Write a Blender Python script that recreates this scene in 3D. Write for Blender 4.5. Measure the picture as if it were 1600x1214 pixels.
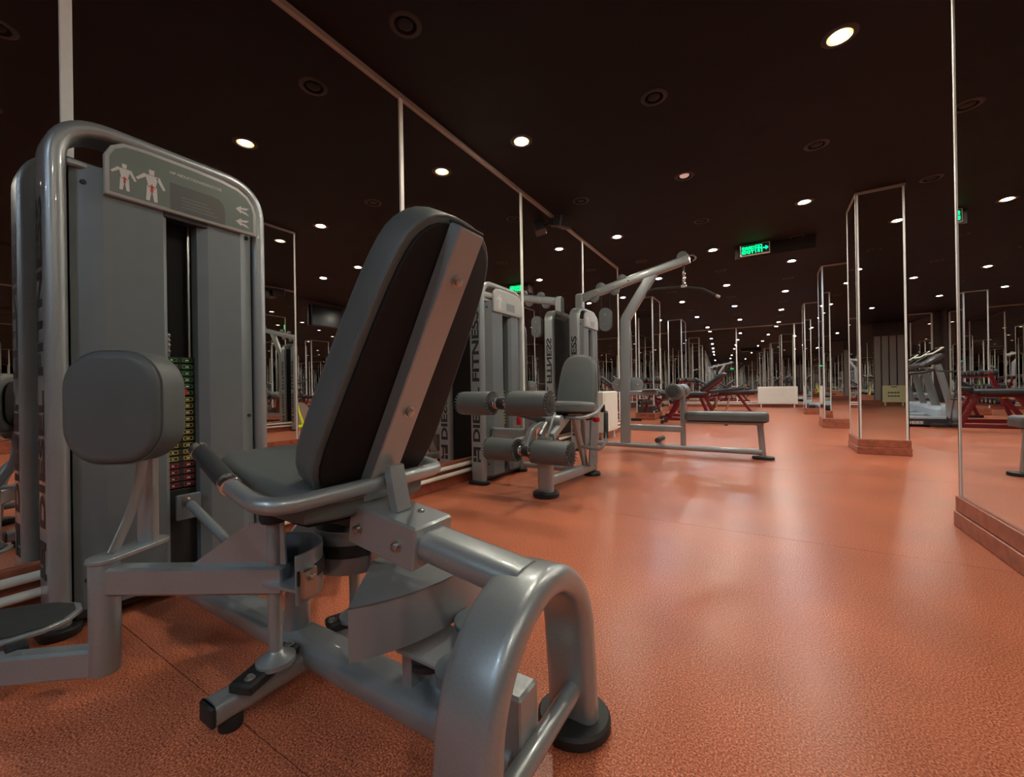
import bpy, math, random
from mathutils import Vector, Matrix
from math import sin, cos, pi, radians, sqrt, atan2

for o in list(bpy.data.objects): bpy.data.objects.remove(o, do_unlink=True)
scene = bpy.context.scene
COL = scene.collection
R = random.Random(7)

# ------------------------------------------------------------------ camera, world, exposure
V = Vector
HC = 2.987                      # ceiling height
XL, XR = -2.26, 0.91            # mirrored left wall, left faces of the right-hand pillars
YF = 17.6
cam = bpy.data.cameras.new('camera'); camo = bpy.data.objects.new('camera', cam); COL.objects.link(camo)
cam.sensor_width = 36; cam.lens = 641.65 * 36 / 1600; cam.clip_start = 0.02; cam.clip_end = 200
_r = V((0.85102866, 0.52488275, -0.01575809)); _u = V((0.01429584, 0.00683951, 0.99987442)); _f = V((-0.52492461, 0.85114706, 0.00168302))
camo.matrix_world = Matrix(((_r.x, _u.x, -_f.x, 0), (_r.y, _u.y, -_f.y, 0), (_r.z, _u.z, -_f.z, 0.8), (0, 0, 0, 1)))
scene.camera = camo
w = bpy.data.worlds.new('world'); scene.world = w; w.use_nodes = True
w.node_tree.nodes['Background'].inputs[0].default_value = (0.55, 0.5, 0.48, 1)
w.node_tree.nodes['Background'].inputs[1].default_value = 0.0
scene.view_settings.view_transform = 'Standard'; scene.view_settings.look = 'None'
scene.view_settings.exposure = 0.0; scene.view_settings.gamma = 1.0; scene.view_settings.use_curve_mapping = False
cy = scene.cycles
cy.max_bounces = 10; cy.glossy_bounces = 9; cy.diffuse_bounces = 3; cy.caustics_reflective = True; cy.caustics_refractive = False
cy.sample_clamp_indirect = 4.0; cy.blur_glossy = 0.3; cy.use_denoising = True
BULB = 1020.0                    # radiance of a lit lamp lens

# ------------------------------------------------------------------ materials
def new_mat(name):
    m = bpy.data.materials.new(name); m.use_nodes = True
    return m, m.node_tree.nodes, m.node_tree.links, m.node_tree.nodes['Principled BSDF']
def mat(name, col, rough=0.5, metal=0.0, noise=0.0, nscale=40, bump=0.0, bscale=200, emit=None, estr=0, coat=0.0, spec=0.5):
    m, N, L, b = new_mat(name)
    b.inputs['Base Color'].default_value = (*col, 1); b.inputs['Roughness'].default_value = rough; b.inputs['Metallic'].default_value = metal
    b.inputs['Coat Weight'].default_value = coat; b.inputs['Specular IOR Level'].default_value = spec
    if noise > 0:
        tc = N.new('ShaderNodeTexCoord'); n = N.new('ShaderNodeTexNoise'); n.inputs['Scale'].default_value = nscale; n.inputs['Detail'].default_value = 3
        L.new(tc.outputs['Object'], n.inputs['Vector'])
        r = N.new('ShaderNodeValToRGB'); r.color_ramp.elements[0].position = 0.3; r.color_ramp.elements[1].position = 0.7
        r.color_ramp.elements[0].color = (*[c * (1 - noise) for c in col], 1); r.color_ramp.elements[1].color = (*[min(1, c * (1 + noise)) for c in col], 1)
        L.new(n.outputs['Fac'], r.inputs['Fac']); L.new(r.outputs['Color'], b.inputs['Base Color'])
    if bump > 0:
        tc = N.new('ShaderNodeTexCoord'); n = N.new('ShaderNodeTexNoise'); n.inputs['Scale'].default_value = bscale; n.inputs['Detail'].default_value = 2
        L.new(tc.outputs['Object'], n.inputs['Vector'])
        bp = N.new('ShaderNodeBump'); bp.inputs['Strength'].default_value = bump; bp.inputs['Distance'].default_value = 0.002
        L.new(n.outputs['Fac'], bp.inputs['Height']); L.new(bp.outputs['Normal'], b.inputs['Normal'])
    if emit:
        b.inputs['Emission Color'].default_value = (*emit, 1); b.inputs['Emission Strength'].default_value = estr
    return m
M = {}
M['paint'] = mat('silver_paint', (0.325, 0.355, 0.365), 0.36, 0.55, noise=0.05, nscale=300, coat=0.7)
M['panel'] = mat('grey_panel', (0.155, 0.180, 0.190), 0.42, 0.25, noise=0.03, nscale=12)
M['sheet'] = mat('brushed_sheet', (0.27, 0.285, 0.30), 0.3, 0.4, noise=0.06, nscale=6)
M['vinyl'] = mat('grey_vinyl', (0.086, 0.097, 0.097), 0.45, 0, bump=0.25, bscale=700, noise=0.06, nscale=9)
M['stitch'] = mat('stitching', (0.2, 0.2, 0.19), 0.7)
M['board'] = mat('pad_backing_board', (0.013, 0.0095, 0.009), 0.65, 0, bump=0.3, bscale=900, spec=0.2)
M['black'] = mat('black_rubber', (0.012, 0.012, 0.013), 0.6, noise=0.2, nscale=50)
M['grip'] = mat('foam_grip', (0.022, 0.024, 0.025), 0.65, bump=0.4, bscale=500)
M['chrome'] = mat('chrome', (0.85, 0.85, 0.84), 0.2, 1.0)
M['steel'] = mat('zinc_bolt', (0.5, 0.5, 0.48), 0.3, 1.0)
M['dark'] = mat('dark_plastic', (0.02, 0.02, 0.022), 0.4, noise=0.1, nscale=30)
M['red'] = mat('red_plastic', (0.42, 0.01, 0.02), 0.35)
M['redpaint'] = mat('dark_red_paint', (0.14, 0.010, 0.014), 0.35, 0.2, noise=0.06, nscale=20)
M['white'] = mat('white_paint', (0.72, 0.71, 0.64), 0.45, noise=0.03, nscale=10)
M['strip'] = mat('white_metal_strip', (0.68, 0.69, 0.66), 0.4, 0.1, noise=0.03, nscale=30)
M['trim'] = mat('grey_ceiling_trim', (0.30, 0.27, 0.24), 0.5, noise=0.05, nscale=30)
M['print'] = mat('black_lettering', (0.012, 0.012, 0.012), 0.5)
M['ceiling'] = mat('dark_brown_ceiling_paint', (0.0140, 0.0092, 0.0092), 0.75, noise=0.12, nscale=3, spec=0.12)
M['plinth'] = mat('red_brown_plinth', (0.30, 0.085, 0.045), 0.42, noise=0.25, nscale=18)
M['brown'] = mat('dark_brown_panel', (0.05, 0.035, 0.03), 0.55, noise=0.2, nscale=5)
M['lime'] = mat('lime_plastic', (0.55, 0.75, 0.02), 0.4)
M['yellow'] = mat('pale_yellow_board', (0.75, 0.70, 0.38), 0.5, noise=0.03, nscale=6)
M['bluegrey'] = mat('blue_grey_plastic', (0.30, 0.36, 0.42), 0.4, noise=0.05, nscale=8)
M['placard'] = mat('placard_plastic', (0.33, 0.35, 0.34), 0.4, noise=0.02, nscale=8)
M['placard_green'] = mat('placard_green_print', (0.13, 0.165, 0.15), 0.4, noise=0.03, nscale=8)
M['placard_dark'] = mat('placard_dark_print', (0.085, 0.088, 0.085), 0.4)
M['placard_light'] = mat('placard_light_print', (0.55, 0.56, 0.54), 0.45)
M['tag_green'] = mat('green_tag', (0.05, 0.35, 0.05), 0.5); M['tag_yellow'] = mat('yellow_tag', (0.55, 0.50, 0.02), 0.5); M['tag_red'] = mat('red_tag', (0.5, 0.02, 0.02), 0.5)
M['led_green'] = mat('exit_green', (0.0, 0.3, 0.08), 0.5, emit=(0.0, 1.0, 0.22), estr=3.5)
M['sign_dark'] = mat('exit_face', (0.004, 0.02, 0.008), 0.4)
M['screen'] = mat('tv_screen', (0.006, 0.006, 0.007), 0.15)
M['skin'] = mat('skin', (0.5, 0.28, 0.2), 0.55); M['shirt'] = mat('black_shirt', (0.015, 0.015, 0.017), 0.8, noise=0.2, nscale=20); M['jeans'] = mat('dark_trousers', (0.03, 0.035, 0.05), 0.8, noise=0.2, nscale=30); M['hair'] = mat('dark_hair', (0.012, 0.009, 0.008), 0.6)
for k, c, s in (('warm', (1.0, 0.90, 0.73), BULB), ('cool', (0.66, 0.84, 1.0), BULB), ('white', (1.0, 0.92, 0.8), BULB), ('faint', (1.0, 0.62, 0.52), 0.32)):
    M['bulb_' + k] = mat('bulb_' + k, (0.8, 0.8, 0.8), 0.4, emit=c, estr=s)
for k, c in (('warm', (1.0, 0.72, 0.22)), ('cool', (0.25, 0.6, 1.0)), ('white', (1.0, 0.85, 0.5))): M['rim_' + k] = mat('diffuser_' + k, (0.6, 0.6, 0.55), 0.5, emit=c, estr=1.3)  # emission colours that paint the halo around lit lamps
M['bulb_off'] = mat('bulb_off', (0.008, 0.007, 0.007), 0.5, spec=0.2)
M['cup'] = mat('lamp_reflector', (0.55, 0.5, 0.42), 0.35, 0.6); M['cup_dark'] = mat('dark_reflector', (0.008, 0.006, 0.006), 0.5, spec=0.2)
M['ring'] = mat('brown_lamp_ring', (0.038, 0.028, 0.027), 0.55, spec=0.2)
def mirror_mat():
    m, N, L, b = new_mat('mirror_glass')
    b.inputs['Base Color'].default_value = (0.87, 0.87, 0.855, 1); b.inputs['Metallic'].default_value = 1; b.inputs['Roughness'].default_value = 0.0
    tc = N.new('ShaderNodeTexCoord'); n = N.new('ShaderNodeTexNoise'); n.inputs['Scale'].default_value = 0.9; n.inputs['Detail'].default_value = 0
    bp = N.new('ShaderNodeBump'); bp.inputs['Strength'].default_value = 0.02; bp.inputs['Distance'].default_value = 0.01
    L.new(tc.outputs['Object'], n.inputs['Vector']); L.new(n.outputs['Fac'], bp.inputs['Height']); L.new(bp.outputs['Normal'], b.inputs['Normal'])
    return m
M['mirror'] = mirror_mat()
def floor_mat():
    m, N, L, b = new_mat('orange_speckled_rubber')
    tc = N.new('ShaderNodeTexCoord')
    n1 = N.new('ShaderNodeTexNoise'); n1.inputs['Scale'].default_value = 220; n1.inputs['Detail'].default_value = 2
    n2 = N.new('ShaderNodeTexNoise'); n2.inputs['Scale'].default_value = 1.6; n2.inputs['Detail'].default_value = 4
    r1 = N.new('ShaderNodeValToRGB'); e = r1.color_ramp.elements
    e[0].position = 0.30; e[0].color = (0.19, 0.038, 0.020, 1); e[1].position = 0.70; e[1].color = (0.76, 0.305, 0.18, 1)
    x = e.new(0.5); x.color = (0.46, 0.124, 0.060, 1)
    r2 = N.new('ShaderNodeValToRGB'); r2.color_ramp.elements[0].color = (0.82, 0.82, 0.82, 1); r2.color_ramp.elements[1].color = (1.12, 1.1, 1.08, 1)
    r2.color_ramp.elements[0].position = 0.3; r2.color_ramp.elements[1].position = 0.7
    mx = N.new('ShaderNodeMix'); mx.data_type = 'RGBA'; mx.blend_type = 'MULTIPLY'; mx.inputs[0].default_value = 1
    for n in (n1, n2): L.new(tc.outputs['Object'], n.inputs['Vector'])
    L.new(n1.outputs['Fac'], r1.inputs['Fac']); L.new(n2.outputs['Fac'], r2.inputs['Fac'])
    L.new(r1.outputs['Color'], mx.inputs[6]); L.new(r2.outputs['Color'], mx.inputs[7]); L.new(mx.outputs[2], b.inputs['Base Color'])
    r3 = N.new('ShaderNodeMapRange'); r3.inputs[3].default_value = 0.25; r3.inputs[4].default_value = 0.37
    L.new(n2.outputs['Fac'], r3.inputs[0]); L.new(r3.outputs[0], b.inputs['Roughness'])
    bp = N.new('ShaderNodeBump'); bp.inputs['Strength'].default_value = 0.12; bp.inputs['Distance'].default_value = 0.001
    L.new(n1.outputs['Fac'], bp.inputs['Height']); L.new(bp.outputs['Normal'], b.inputs['Normal'])
    b.inputs['Specular IOR Level'].default_value = 0.28
    return m
M['floor'] = floor_mat()

# ------------------------------------------------------------------ mesh helpers
def link(o): COL.objects.link(o); return o
def wloc(p):
    v = V((0, 0, 0))
    while p is not None: v = v + p.location; p = p.parent
    return v
class MB:
    """collects shapes given in world coordinates; build() links them as one mesh object"""
    def __init__(s): s.v = []; s.f = []
    def add(s, verts, faces):
        b = len(s.v); s.v += [tuple(v) for v in verts]; s.f += [tuple(b + i for i in f) for f in faces]; return s
    def frame_box(s, c, ex, ey, ez, hx, hy, hz, bev=0.0):
        c = V(c); ex, ey, ez = V(ex).normalized(), V(ey).normalized(), V(ez).normalized()
        if bev <= 0:
            vs = [c + ex * (hx * i) + ey * (hy * j) + ez * (hz * k) for i in (-1, 1) for j in (-1, 1) for k in (-1, 1)]
            return s.add(vs, [(0, 1, 3, 2), (4, 6, 7, 5), (0, 4, 5, 1), (2, 3, 7, 6), (0, 2, 6, 4), (1, 5, 7, 3)])
        bev = min(bev, hx * .95, hy * .95, hz * .95)
        lay = []
        for z, ins in ((-hz, bev), (-hz + bev, 0), (hz - bev, 0), (hz, bev)):
            a, b_ = hx - ins, hy - ins; k = bev * 0.6 if ins == 0 else bev * .3
            ring = [(-a + k, -b_), (a - k, -b_), (a, -b_ + k), (a, b_ - k), (a - k, b_), (-a + k, b_), (-a, b_ - k), (-a, -b_ + k)]
            lay.append([c + ex * x + ey * y + ez * z for x, y in ring])
        return s.loft(lay, True, True)
    def box(s, x0, x1, y0, y1, z0, z1, bev=0.0):
        return s.frame_box(((x0 + x1) / 2, (y0 + y1) / 2, (z0 + z1) / 2), (1, 0, 0), (0, 1, 0), (0, 0, 1), abs(x1 - x0) / 2, abs(y1 - y0) / 2, abs(z1 - z0) / 2, bev)
    def loft(s, rings, cap0=True, cap1=True, closed=False):
        n = len(rings[0]); vs = [v for r in rings for v in r]; fs = []
        m = len(rings)
        for i in range(m - 1 + (1 if closed else 0)):
            a, b = i * n, ((i + 1) % m) * n
            for j in range(n):
                k = (j + 1) % n; fs.append((a + j, a + k, b + k, b + j))
        if not closed:
            if cap0: fs.append(tuple(range(n))[::-1])
            if cap1: fs.append(tuple((m - 1) * n + j for j in range(n)))
        return s.add(vs, fs)
    def sweep(s, path, prof, axis=None, cap=True, scale=None):
        """prof: 2-D outline; axis: constant world vector that carries the outline's first coordinate (None: transported)"""
        P = [V(p) for p in path]; rings = []; a = None
        for i, p in enumerate(P):
            t = ((P[i + 1] - p).normalized() if i == 0 else (p - P[i - 1]).normalized() if i == len(P) - 1 else ((P[i + 1] - p).normalized() + (p - P[i - 1]).normalized()).normalized())
            if axis is not None:
                a_ = V(axis) - t * V(axis).dot(t); a_.normalize()
            else:
                ref = a if a is not None else (V((0, 0, 1)) if abs(t.z) < 0.9 else V((1, 0, 0)))
                a_ = (ref - t * ref.dot(t)).normalized(); a = a_
            b_ = t.cross(a_)
            k = 1.0 if scale is None else scale[i]
            stretch = 1.0
            if 0 < i < len(P) - 1:
                c_ = (P[i + 1] - p).normalized().dot((p - P[i - 1]).normalized()); stretch = 1 / max(0.5, sqrt((1 + c_) / 2))
            if axis is not None: rings.append([p + a_ * (x * k) + b_ * (y * k * stretch) for x, y in prof])
            else: rings.append([p + a_ * (x * k) + b_ * (y * k) for x, y in prof])
        return s.loft(rings, cap, cap)
    def tube(s, path, r, n=14, cap=True): return s.sweep(path, circle(r, n), None, cap)
    def cyl(s, p0, p1, r, r1=None, n=24, bev=0.0):
        p0, p1 = V(p0), V(p1); t = (p1 - p0); Lh = t.length; t.normalize(); r1 = r if r1 is None else r1
        prof = [(0, r), (Lh, r1)] if bev <= 0 else [(0, r - bev), (bev * .3, r - bev * .3), (bev, r), (Lh - bev, r1), (Lh - bev * .3, r1 - bev * .3), (Lh, r1 - bev)]
        return s.lathe(p0, t, prof, n)
    def lathe(s, o, ax, prof, n=24, cap=True):
        o, ax = V(o), V(ax).normalized(); a = (V((0, 0, 1)) if abs(ax.z) < .9 else V((1, 0, 0))); a = (a - ax * a.dot(ax)).normalized(); b = ax.cross(a)
        rings = [[o + ax * h + a * (r * cos(2 * pi * i / n)) + b * (r * sin(2 * pi * i / n)) for i in range(n)] for h, r in prof]
        return s.loft(rings, cap, cap)
    def slab(s, outline, o, ex, ey, ez, t, rnd=0.0, rnd2=None, seg=4, dome=0.0):
        """outline (convex, counter-clockwise) extruded by t along ez with rounded rims"""
        o, ex, ey, ez = V(o), V(ex).normalized(), V(ey).normalized(), V(ez).normalized()
        rnd2 = rnd if rnd2 is None else rnd2
        lay = []
        if rnd > 0: lay += [(rnd - rnd * cos(pi / 2 * (1 - i / seg)) if False else rnd * (1 - sin(pi / 2 * i / seg)) * 1.0, rnd * (1 - cos(pi / 2 * i / seg))) for i in range(seg, -1, -1)][::-1] if False else [(rnd * (1 - cos(pi / 2 * i / seg)), rnd * (1 - sin(pi / 2 * i / seg))) for i in range(seg + 1)]
        else: lay += [(0, 0)]
        if rnd2 > 0: lay += [(t - rnd2 * (1 - cos(pi / 2 * i / seg)), rnd2 * (1 - sin(pi / 2 * i / seg))) for i in range(seg, -1, -1)]
        else: lay += [(t, 0)]
        rings = []
        for h, ins in lay: rings.append([o + ex * x + ey * y + ez * h for x, y in inset(outline, ins)])
        if dome > 0:
            last = inset(outline, rnd2)
            cx = sum(p[0] for p in last) / len(last); cy_ = sum(p[1] for p in last) / len(last)
            for k in (0.75, 0.45, 0.15): rings.append([o + ex * (cx + (x - cx) * k) + ey * (cy_ + (y - cy_) * k) + ez * (t + dome * (1 - k * k)) for x, y in last])
        return s.loft(rings, True, True)
    def sphere(s, c, r, n=14, sq=(1, 1, 1)):
        c = V(c); rings = []
        m = max(5, n // 2)
        for i in range(m + 1):
            a = -pi / 2 + pi * i / m; a = max(-pi / 2 + .06, min(pi / 2 - .06, a))
            rings.append([c + V((r * sq[0] * cos(a) * cos(2 * pi * j / n), r * sq[1] * cos(a) * sin(2 * pi * j / n), r * sq[2] * sin(a))) for j in range(n)])
        return s.loft(rings, True, True)
    def build(s, name, m, parent=None, ang=38, smooth=True):
        off = wloc(parent); me = bpy.data.meshes.new(name)
        me.from_pydata([(x - off.x, y - off.y, z - off.z) for x, y, z in s.v], [], s.f); me.update()
        import bmesh
        bm = bmesh.new(); bm.from_mesh(me); bmesh.ops.recalc_face_normals(bm, faces=bm.faces); bm.to_mesh(me); bm.free()
        if smooth:
            me.shade_smooth(); me.set_sharp_from_angle(angle=radians(ang))
        me.materials.append(M[m] if isinstance(m, str) else m)
        o = bpy.data.objects.new(name, me); link(o); o.parent = parent
        return o
def circle(r, n=14): return [(r * cos(2 * pi * i / n), r * sin(2 * pi * i / n)) for i in range(n)]
def rrect(w_, h_, r, n=4):
    r = min(r, w_ / 2 - 1e-5, h_ / 2 - 1e-5); out = []
    for cx, cy_, a0 in ((w_ / 2 - r, h_ / 2 - r, 0), (-w_ / 2 + r, h_ / 2 - r, pi / 2), (-w_ / 2 + r, -h_ / 2 + r, pi), (w_ / 2 - r, -h_ / 2 + r, 3 * pi / 2)):
        for i in range(n + 1): out.append((cx + r * cos(a0 + pi / 2 * i / n), cy_ + r * sin(a0 + pi / 2 * i / n)))
    return out
def inset(pts, d):
    if abs(d) < 1e-9: return list(pts)
    n = len(pts); out = []
    for i in range(n):
        p, q, r_ = V((*pts[i - 1], 0)), V((*pts[i], 0)), V((*pts[(i + 1) % n], 0))
        e1, e2 = (q - p), (r_ - q)
        if e1.length < 1e-9: e1 = e2
        if e2.length < 1e-9: e2 = e1
        n1 = V((-e1.y, e1.x, 0)).normalized(); n2 = V((-e2.y, e2.x, 0)).normalized(); m = (n1 + n2)
        if m.length < 1e-6: m = n1
        m.normalize(); k = d / max(0.4, m.dot(n1)); out.append((q.x + m.x * k, q.y + m.y * k))
    return out
def smooth_outline(pts, it=2):
    for _ in range(it):
        q = []
        for i in range(len(pts)):
            a, b = pts[i], pts[(i + 1) % len(pts)]
            q += [(a[0] * .75 + b[0] * .25, a[1] * .75 + b[1] * .25), (a[0] * .25 + b[0] * .75, a[1] * .25 + b[1] * .75)]
        pts = q
    return pts
def fillet(path, r, n=6):
    P = [V(p) for p in path]; out = [P[0]]
    for i in range(1, len(P) - 1):
        a, b = (P[i - 1] - P[i]), (P[i + 1] - P[i]); la, lb = a.length, b.length; a.normalize(); b.normalize()
        th = a.angle(b); d = min(r / math.tan(th / 2) if th < pi - 1e-3 else 0, la * .49, lb * .49)
        p0, p1 = P[i] + a * d, P[i] + b * d
        for k in range(n + 1):
            t = k / n; out.append(p0 * (1 - t) ** 2 + P[i] * (2 * t * (1 - t)) + p1 * t * t)
    out.append(P[-1]); return out
def thing(name, label, cat, loc=(0, 0, 0), group=None):
    o = bpy.data.objects.new(name, None); link(o); o.location = loc; o.empty_display_size = 0.1
    return tag(o, label, cat, group)
def tag(o, label, cat, group=None):
    o['label'] = label; o['category'] = cat
    if group: o['group'] = group
    return o
def struct(o, label=None):
    o['kind'] = 'structure'
    if label: o['label'] = label
    return o
def text_mesh(name, body, o, ex, ey, height, width, m, parent, bold=0.012, depth=0.0008, lift=0.001):
    """flat lettering: baseline start o, reading along ex, letters standing along ey"""
    cu = bpy.data.curves.new(name, 'FONT'); cu.body = body; cu.size = 1.0; cu.offset = bold; cu.resolution_u = 3
    t = bpy.data.objects.new(name + '_tmp', cu); link(t)
    dg = bpy.context.evaluated_depsgraph_get(); me = bpy.data.meshes.new_from_object(t.evaluated_get(dg))
    bpy.data.objects.remove(t, do_unlink=True); bpy.data.curves.remove(cu)
    xs = [v.co.x for v in me.vertices]; ys = [v.co.y for v in me.vertices]
    ex, ey = V(ex).normalized(), V(ey).normalized(); ez = ex.cross(ey); off = wloc(parent)
    sx = width / (max(xs) - min(xs)); sy = height / (max(ys) - min(ys)); x0, y0 = min(xs), min(ys)
    for v in me.vertices: v.co = V(o) + ex * ((v.co.x - x0) * sx) + ey * ((v.co.y - y0) * sy) + ez * lift - off
    me.materials.clear(); me.materials.append(M[m]); me.name = name
    ob = bpy.data.objects.new(name, me); link(ob); ob.parent = parent
    return ob
def bolt(mb, p, n, r=0.009, h=0.008):
    mb.lathe(p, n, [(0, r * 1.5), (0.002, r * 1.5), (0.0021, r), (h, r), (h + .002, r * .7)], 6 if False else 10)

# ------------------------------------------------------------------ the room
Y_BACK, X_RIGHT, X_REC = -7.4, 4.65, -4.4
fl = MB().box(X_REC - .1, X_RIGHT + .1, Y_BACK - .1, YF + .4, -0.06, -0.003).build('floor', 'black', None, smooth=False); struct(fl, 'orange red speckled rubber sheet floor')
ys = [Y_BACK - .1] + [0.5 + 2.06 * k for k in range(-3, 9)] + [YF + .4]
for a, b in zip(ys[:-1], ys[1:]):
    MB().box(X_REC - .1, X_RIGHT + .1, a + .0012, b - .0012, -0.003, 0.0).build('floor_sheet', 'floor', fl, smooth=False)

GX, GY, SK = 1.115, 1.372, 0.068
def lamp_pos(j, k): x = -1.80 + GX * j; return x, 1.77 + GY * k + SK * (x + 1.8)
JS, KS = range(-3, 7), range(-8, 13)
LIT = {(0, 1): 'warm', (0, 3): 'warm', (0, 5): 'cool', (0, 7): 'warm', (0, 9): 'cool', (1, 0): 'warm', (1, 4): 'warm', (1, 6): 'warm', (1, 8): 'cool', (1, 10): 'white', (1, 2): 'faint',
       (2, 1): 'warm', (2, 3): 'warm', (2, 5): 'cool', (2, 7): 'white', (2, 9): 'white', (2, 11): 'white', (3, 2): 'warm', (3, 4): 'warm', (3, 0): 'warm', (3, 6): 'white', (3, 8): 'white', (4, 2): 'cool', (4, 7): 'white', (4, 4): 'warm',
       (5, 1): 'white', (5, 5): 'warm', (1, -3): 'cool', (0, -4): 'cool', (3, -2): 'white', (2, -4): 'cool', (4, -4): 'warm', (4, -1): 'warm', (-1, 6): 'warm', (-1, 9): 'white', (0, 11): 'white', (5, 9): 'warm'}  # cool and white lamps behind the camera are unseen, added as fill light
def has_lamp(j, k):
    x, y = lamp_pos(j, k)
    if j not in range(-1, 6) or k not in range(-5, 12): return False
    if x < XL + .1 and y < 7.6: return False
    if y > YF - .3 or y < Y_BACK + .2: return False
    return (j, k) in LIT or y > -.6
cm = MB(); N_ = 24; RH = 0.068
def sq_dir(a):
    c, s_ = cos(a), sin(a); m = max(abs(c), abs(s_)); return c / m, s_ / m
for j in JS:
    for k in KS:
        x, y = lamp_pos(j, k); RHc = RH if has_lamp(j, k) else .002
        inn = [(x + RHc * cos(2 * pi * i / N_), y + RHc * sin(2 * pi * i / N_), HC) for i in range(N_)]
        out = []
        for i in range(N_):
            u, v_ = sq_dir(2 * pi * i / N_); dx = u * GX / 2; out.append((x + dx, y + v_ * GY / 2 + SK * dx, HC))
        b = len(cm.v); cm.v += inn + out
        for i in range(N_):
            q = (i + 1) % N_; cm.f.append((b + i, b + q, b + N_ + q, b + N_ + i))
# corners of the cells lie on the square's diagonals, so the cells meet
cl = cm.build('ceiling', 'ceiling', None, smooth=False); struct(cl, 'dark brown painted ceiling with round lamp openings')

def wall_box(name, x0, x1, y0, y1, z0, z1, m, label=None):
    return struct(MB().box(x0, x1, y0, y1, z0, z1).build(name, m, None, smooth=False), label)
# left wall: brown backing, five tall mirror panes with white cover strips between them
WL_END = 7.40
wl = wall_box('wall_left', XL - .16, XL - .012, Y_BACK, WL_END, 0, HC, 'brown', 'mirror covered wall on the left with white cover strips')
seams = [-6.5, -4.75, -3.0, -1.28, 0.45, 2.16, 3.91, 5.69, 7.385]
for a, b in zip(seams[:-1], seams[1:]):
    MB().box(XL - .010, XL, a + .001, b - .001, .2, HC - .03).build('mirror_pane', 'mirror', wl, smooth=False)
for s_ in seams: MB().box(XL - .002, XL + .008, s_ - .017, s_ + .017, .18, HC - .02, .003).build('cover_strip', 'strip', wl)
MB().box(XL - .012, XL + .016, Y_BACK, WL_END, HC - .035, HC).build('top_trim', 'trim', wl)
bb = struct(MB().box(XL - .012, XL + .02, Y_BACK, WL_END, 0, .2, .004).build('baseboard_left', 'plinth', None), 'red brown baseboard under the left mirrors')
for z, r in ((.165, .017), (.105, .017)):
    pp = MB().tube([(XL + .05, Y_BACK + .1, z), (XL + .05, WL_END - .1, z)], r, 12)
    pp.build('heating_pipe', 'white', bb)
for y in (-.9, .12, 1.9, 3.75, 5.6):
    m_ = MB(); m_.box(XL + .02, XL + .045, y - .012, y + .012, .09, .18); m_.cyl((XL + .05, y - .02, .165), (XL + .05, y + .02, .165), .024, n=12); m_.cyl((XL + .05, y - .02, .105), (XL + .05, y + .02, .105), .024, n=12)
    m_.build('pipe_bracket', 'white', bb)
# wall that steps back behind the end of the mirror wall
ws = wall_box('wall_step', X_REC, XL - .02, WL_END - .15, WL_END, 0, HC, 'brown', 'mirrored return wall behind the end of the left mirrors')
for a, b in ((X_REC + .03, -3.34), (-3.33, XL - .03)): MB().box(a, b, WL_END - .002, WL_END + .006, .2, HC - .03).build('mirror_pane', 'mirror', ws, smooth=False)
MB().box(-3.355, -3.315, WL_END + .004, WL_END + .014, .2, HC - .03).build('cover_strip', 'strip', ws)
wr_ = wall_box('wall_recess', X_REC - .15, X_REC, WL_END - .15, YF + .4, 0, HC, 'brown', 'mirrored wall of the recess behind the left pillars')
for k in range(6):
    a = WL_END + k * 1.72; MB().box(X_REC - .002, X_REC + .006, a, a + 1.70, .2, HC - .03).build('mirror_pane', 'mirror', wr_, smooth=False)
    MB().box(X_REC + .004, X_REC + .016, a - .02, a + .016, .2, HC - .03).build('cover_strip', 'strip', wr_)
wR = wall_box('wall_right', X_RIGHT, X_RIGHT + .15, Y_BACK, YF + .4, 0, HC, 'brown', 'mirror covered wall on the far right')
for k in range(14):
    a = Y_BACK + .2 + k * 1.75; MB().box(X_RIGHT - .006, X_RIGHT + .002, a, a + 1.748, .22, HC - .03).build('mirror_pane', 'mirror', wR, smooth=False)
    MB().box(X_RIGHT - .016, X_RIGHT - .004, a - .016, a + .016, .2, HC - .03).build('cover_strip', 'strip', wR)
struct(MB().box(X_RIGHT - .03, X_RIGHT, Y_BACK, YF + .4, 0, .2, .004).build('baseboard_right', 'plinth', None))
wb = wall_box('wall_back', X_REC, X_RIGHT, Y_BACK - .15, Y_BACK, 0, HC, 'brown', 'dark wall behind the camera')
for k in range(5):
    a = XL + .02 + k * 1.12; MB().box(a, a + 1.115, Y_BACK - .002, Y_BACK + .006, .2, HC - .03).build('mirror_pane', 'mirror', wb, smooth=False)
    MB().box(a - .016, a + .016, Y_BACK + .004, Y_BACK + .014, .2, HC - .03).build('cover_strip', 'strip', wb)
for k in range(6): MB().box(3.38 + k * .21, 3.38 + k * .21 + .17, Y_BACK, Y_BACK + .02, .2, 2.5, .004).build('wall_slat', 'trim', wb)
struct(MB().box(XL, X_RIGHT, Y_BACK, Y_BACK + .03, 0, .2, .004).build('baseboard_back', 'plinth', None))
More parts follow.
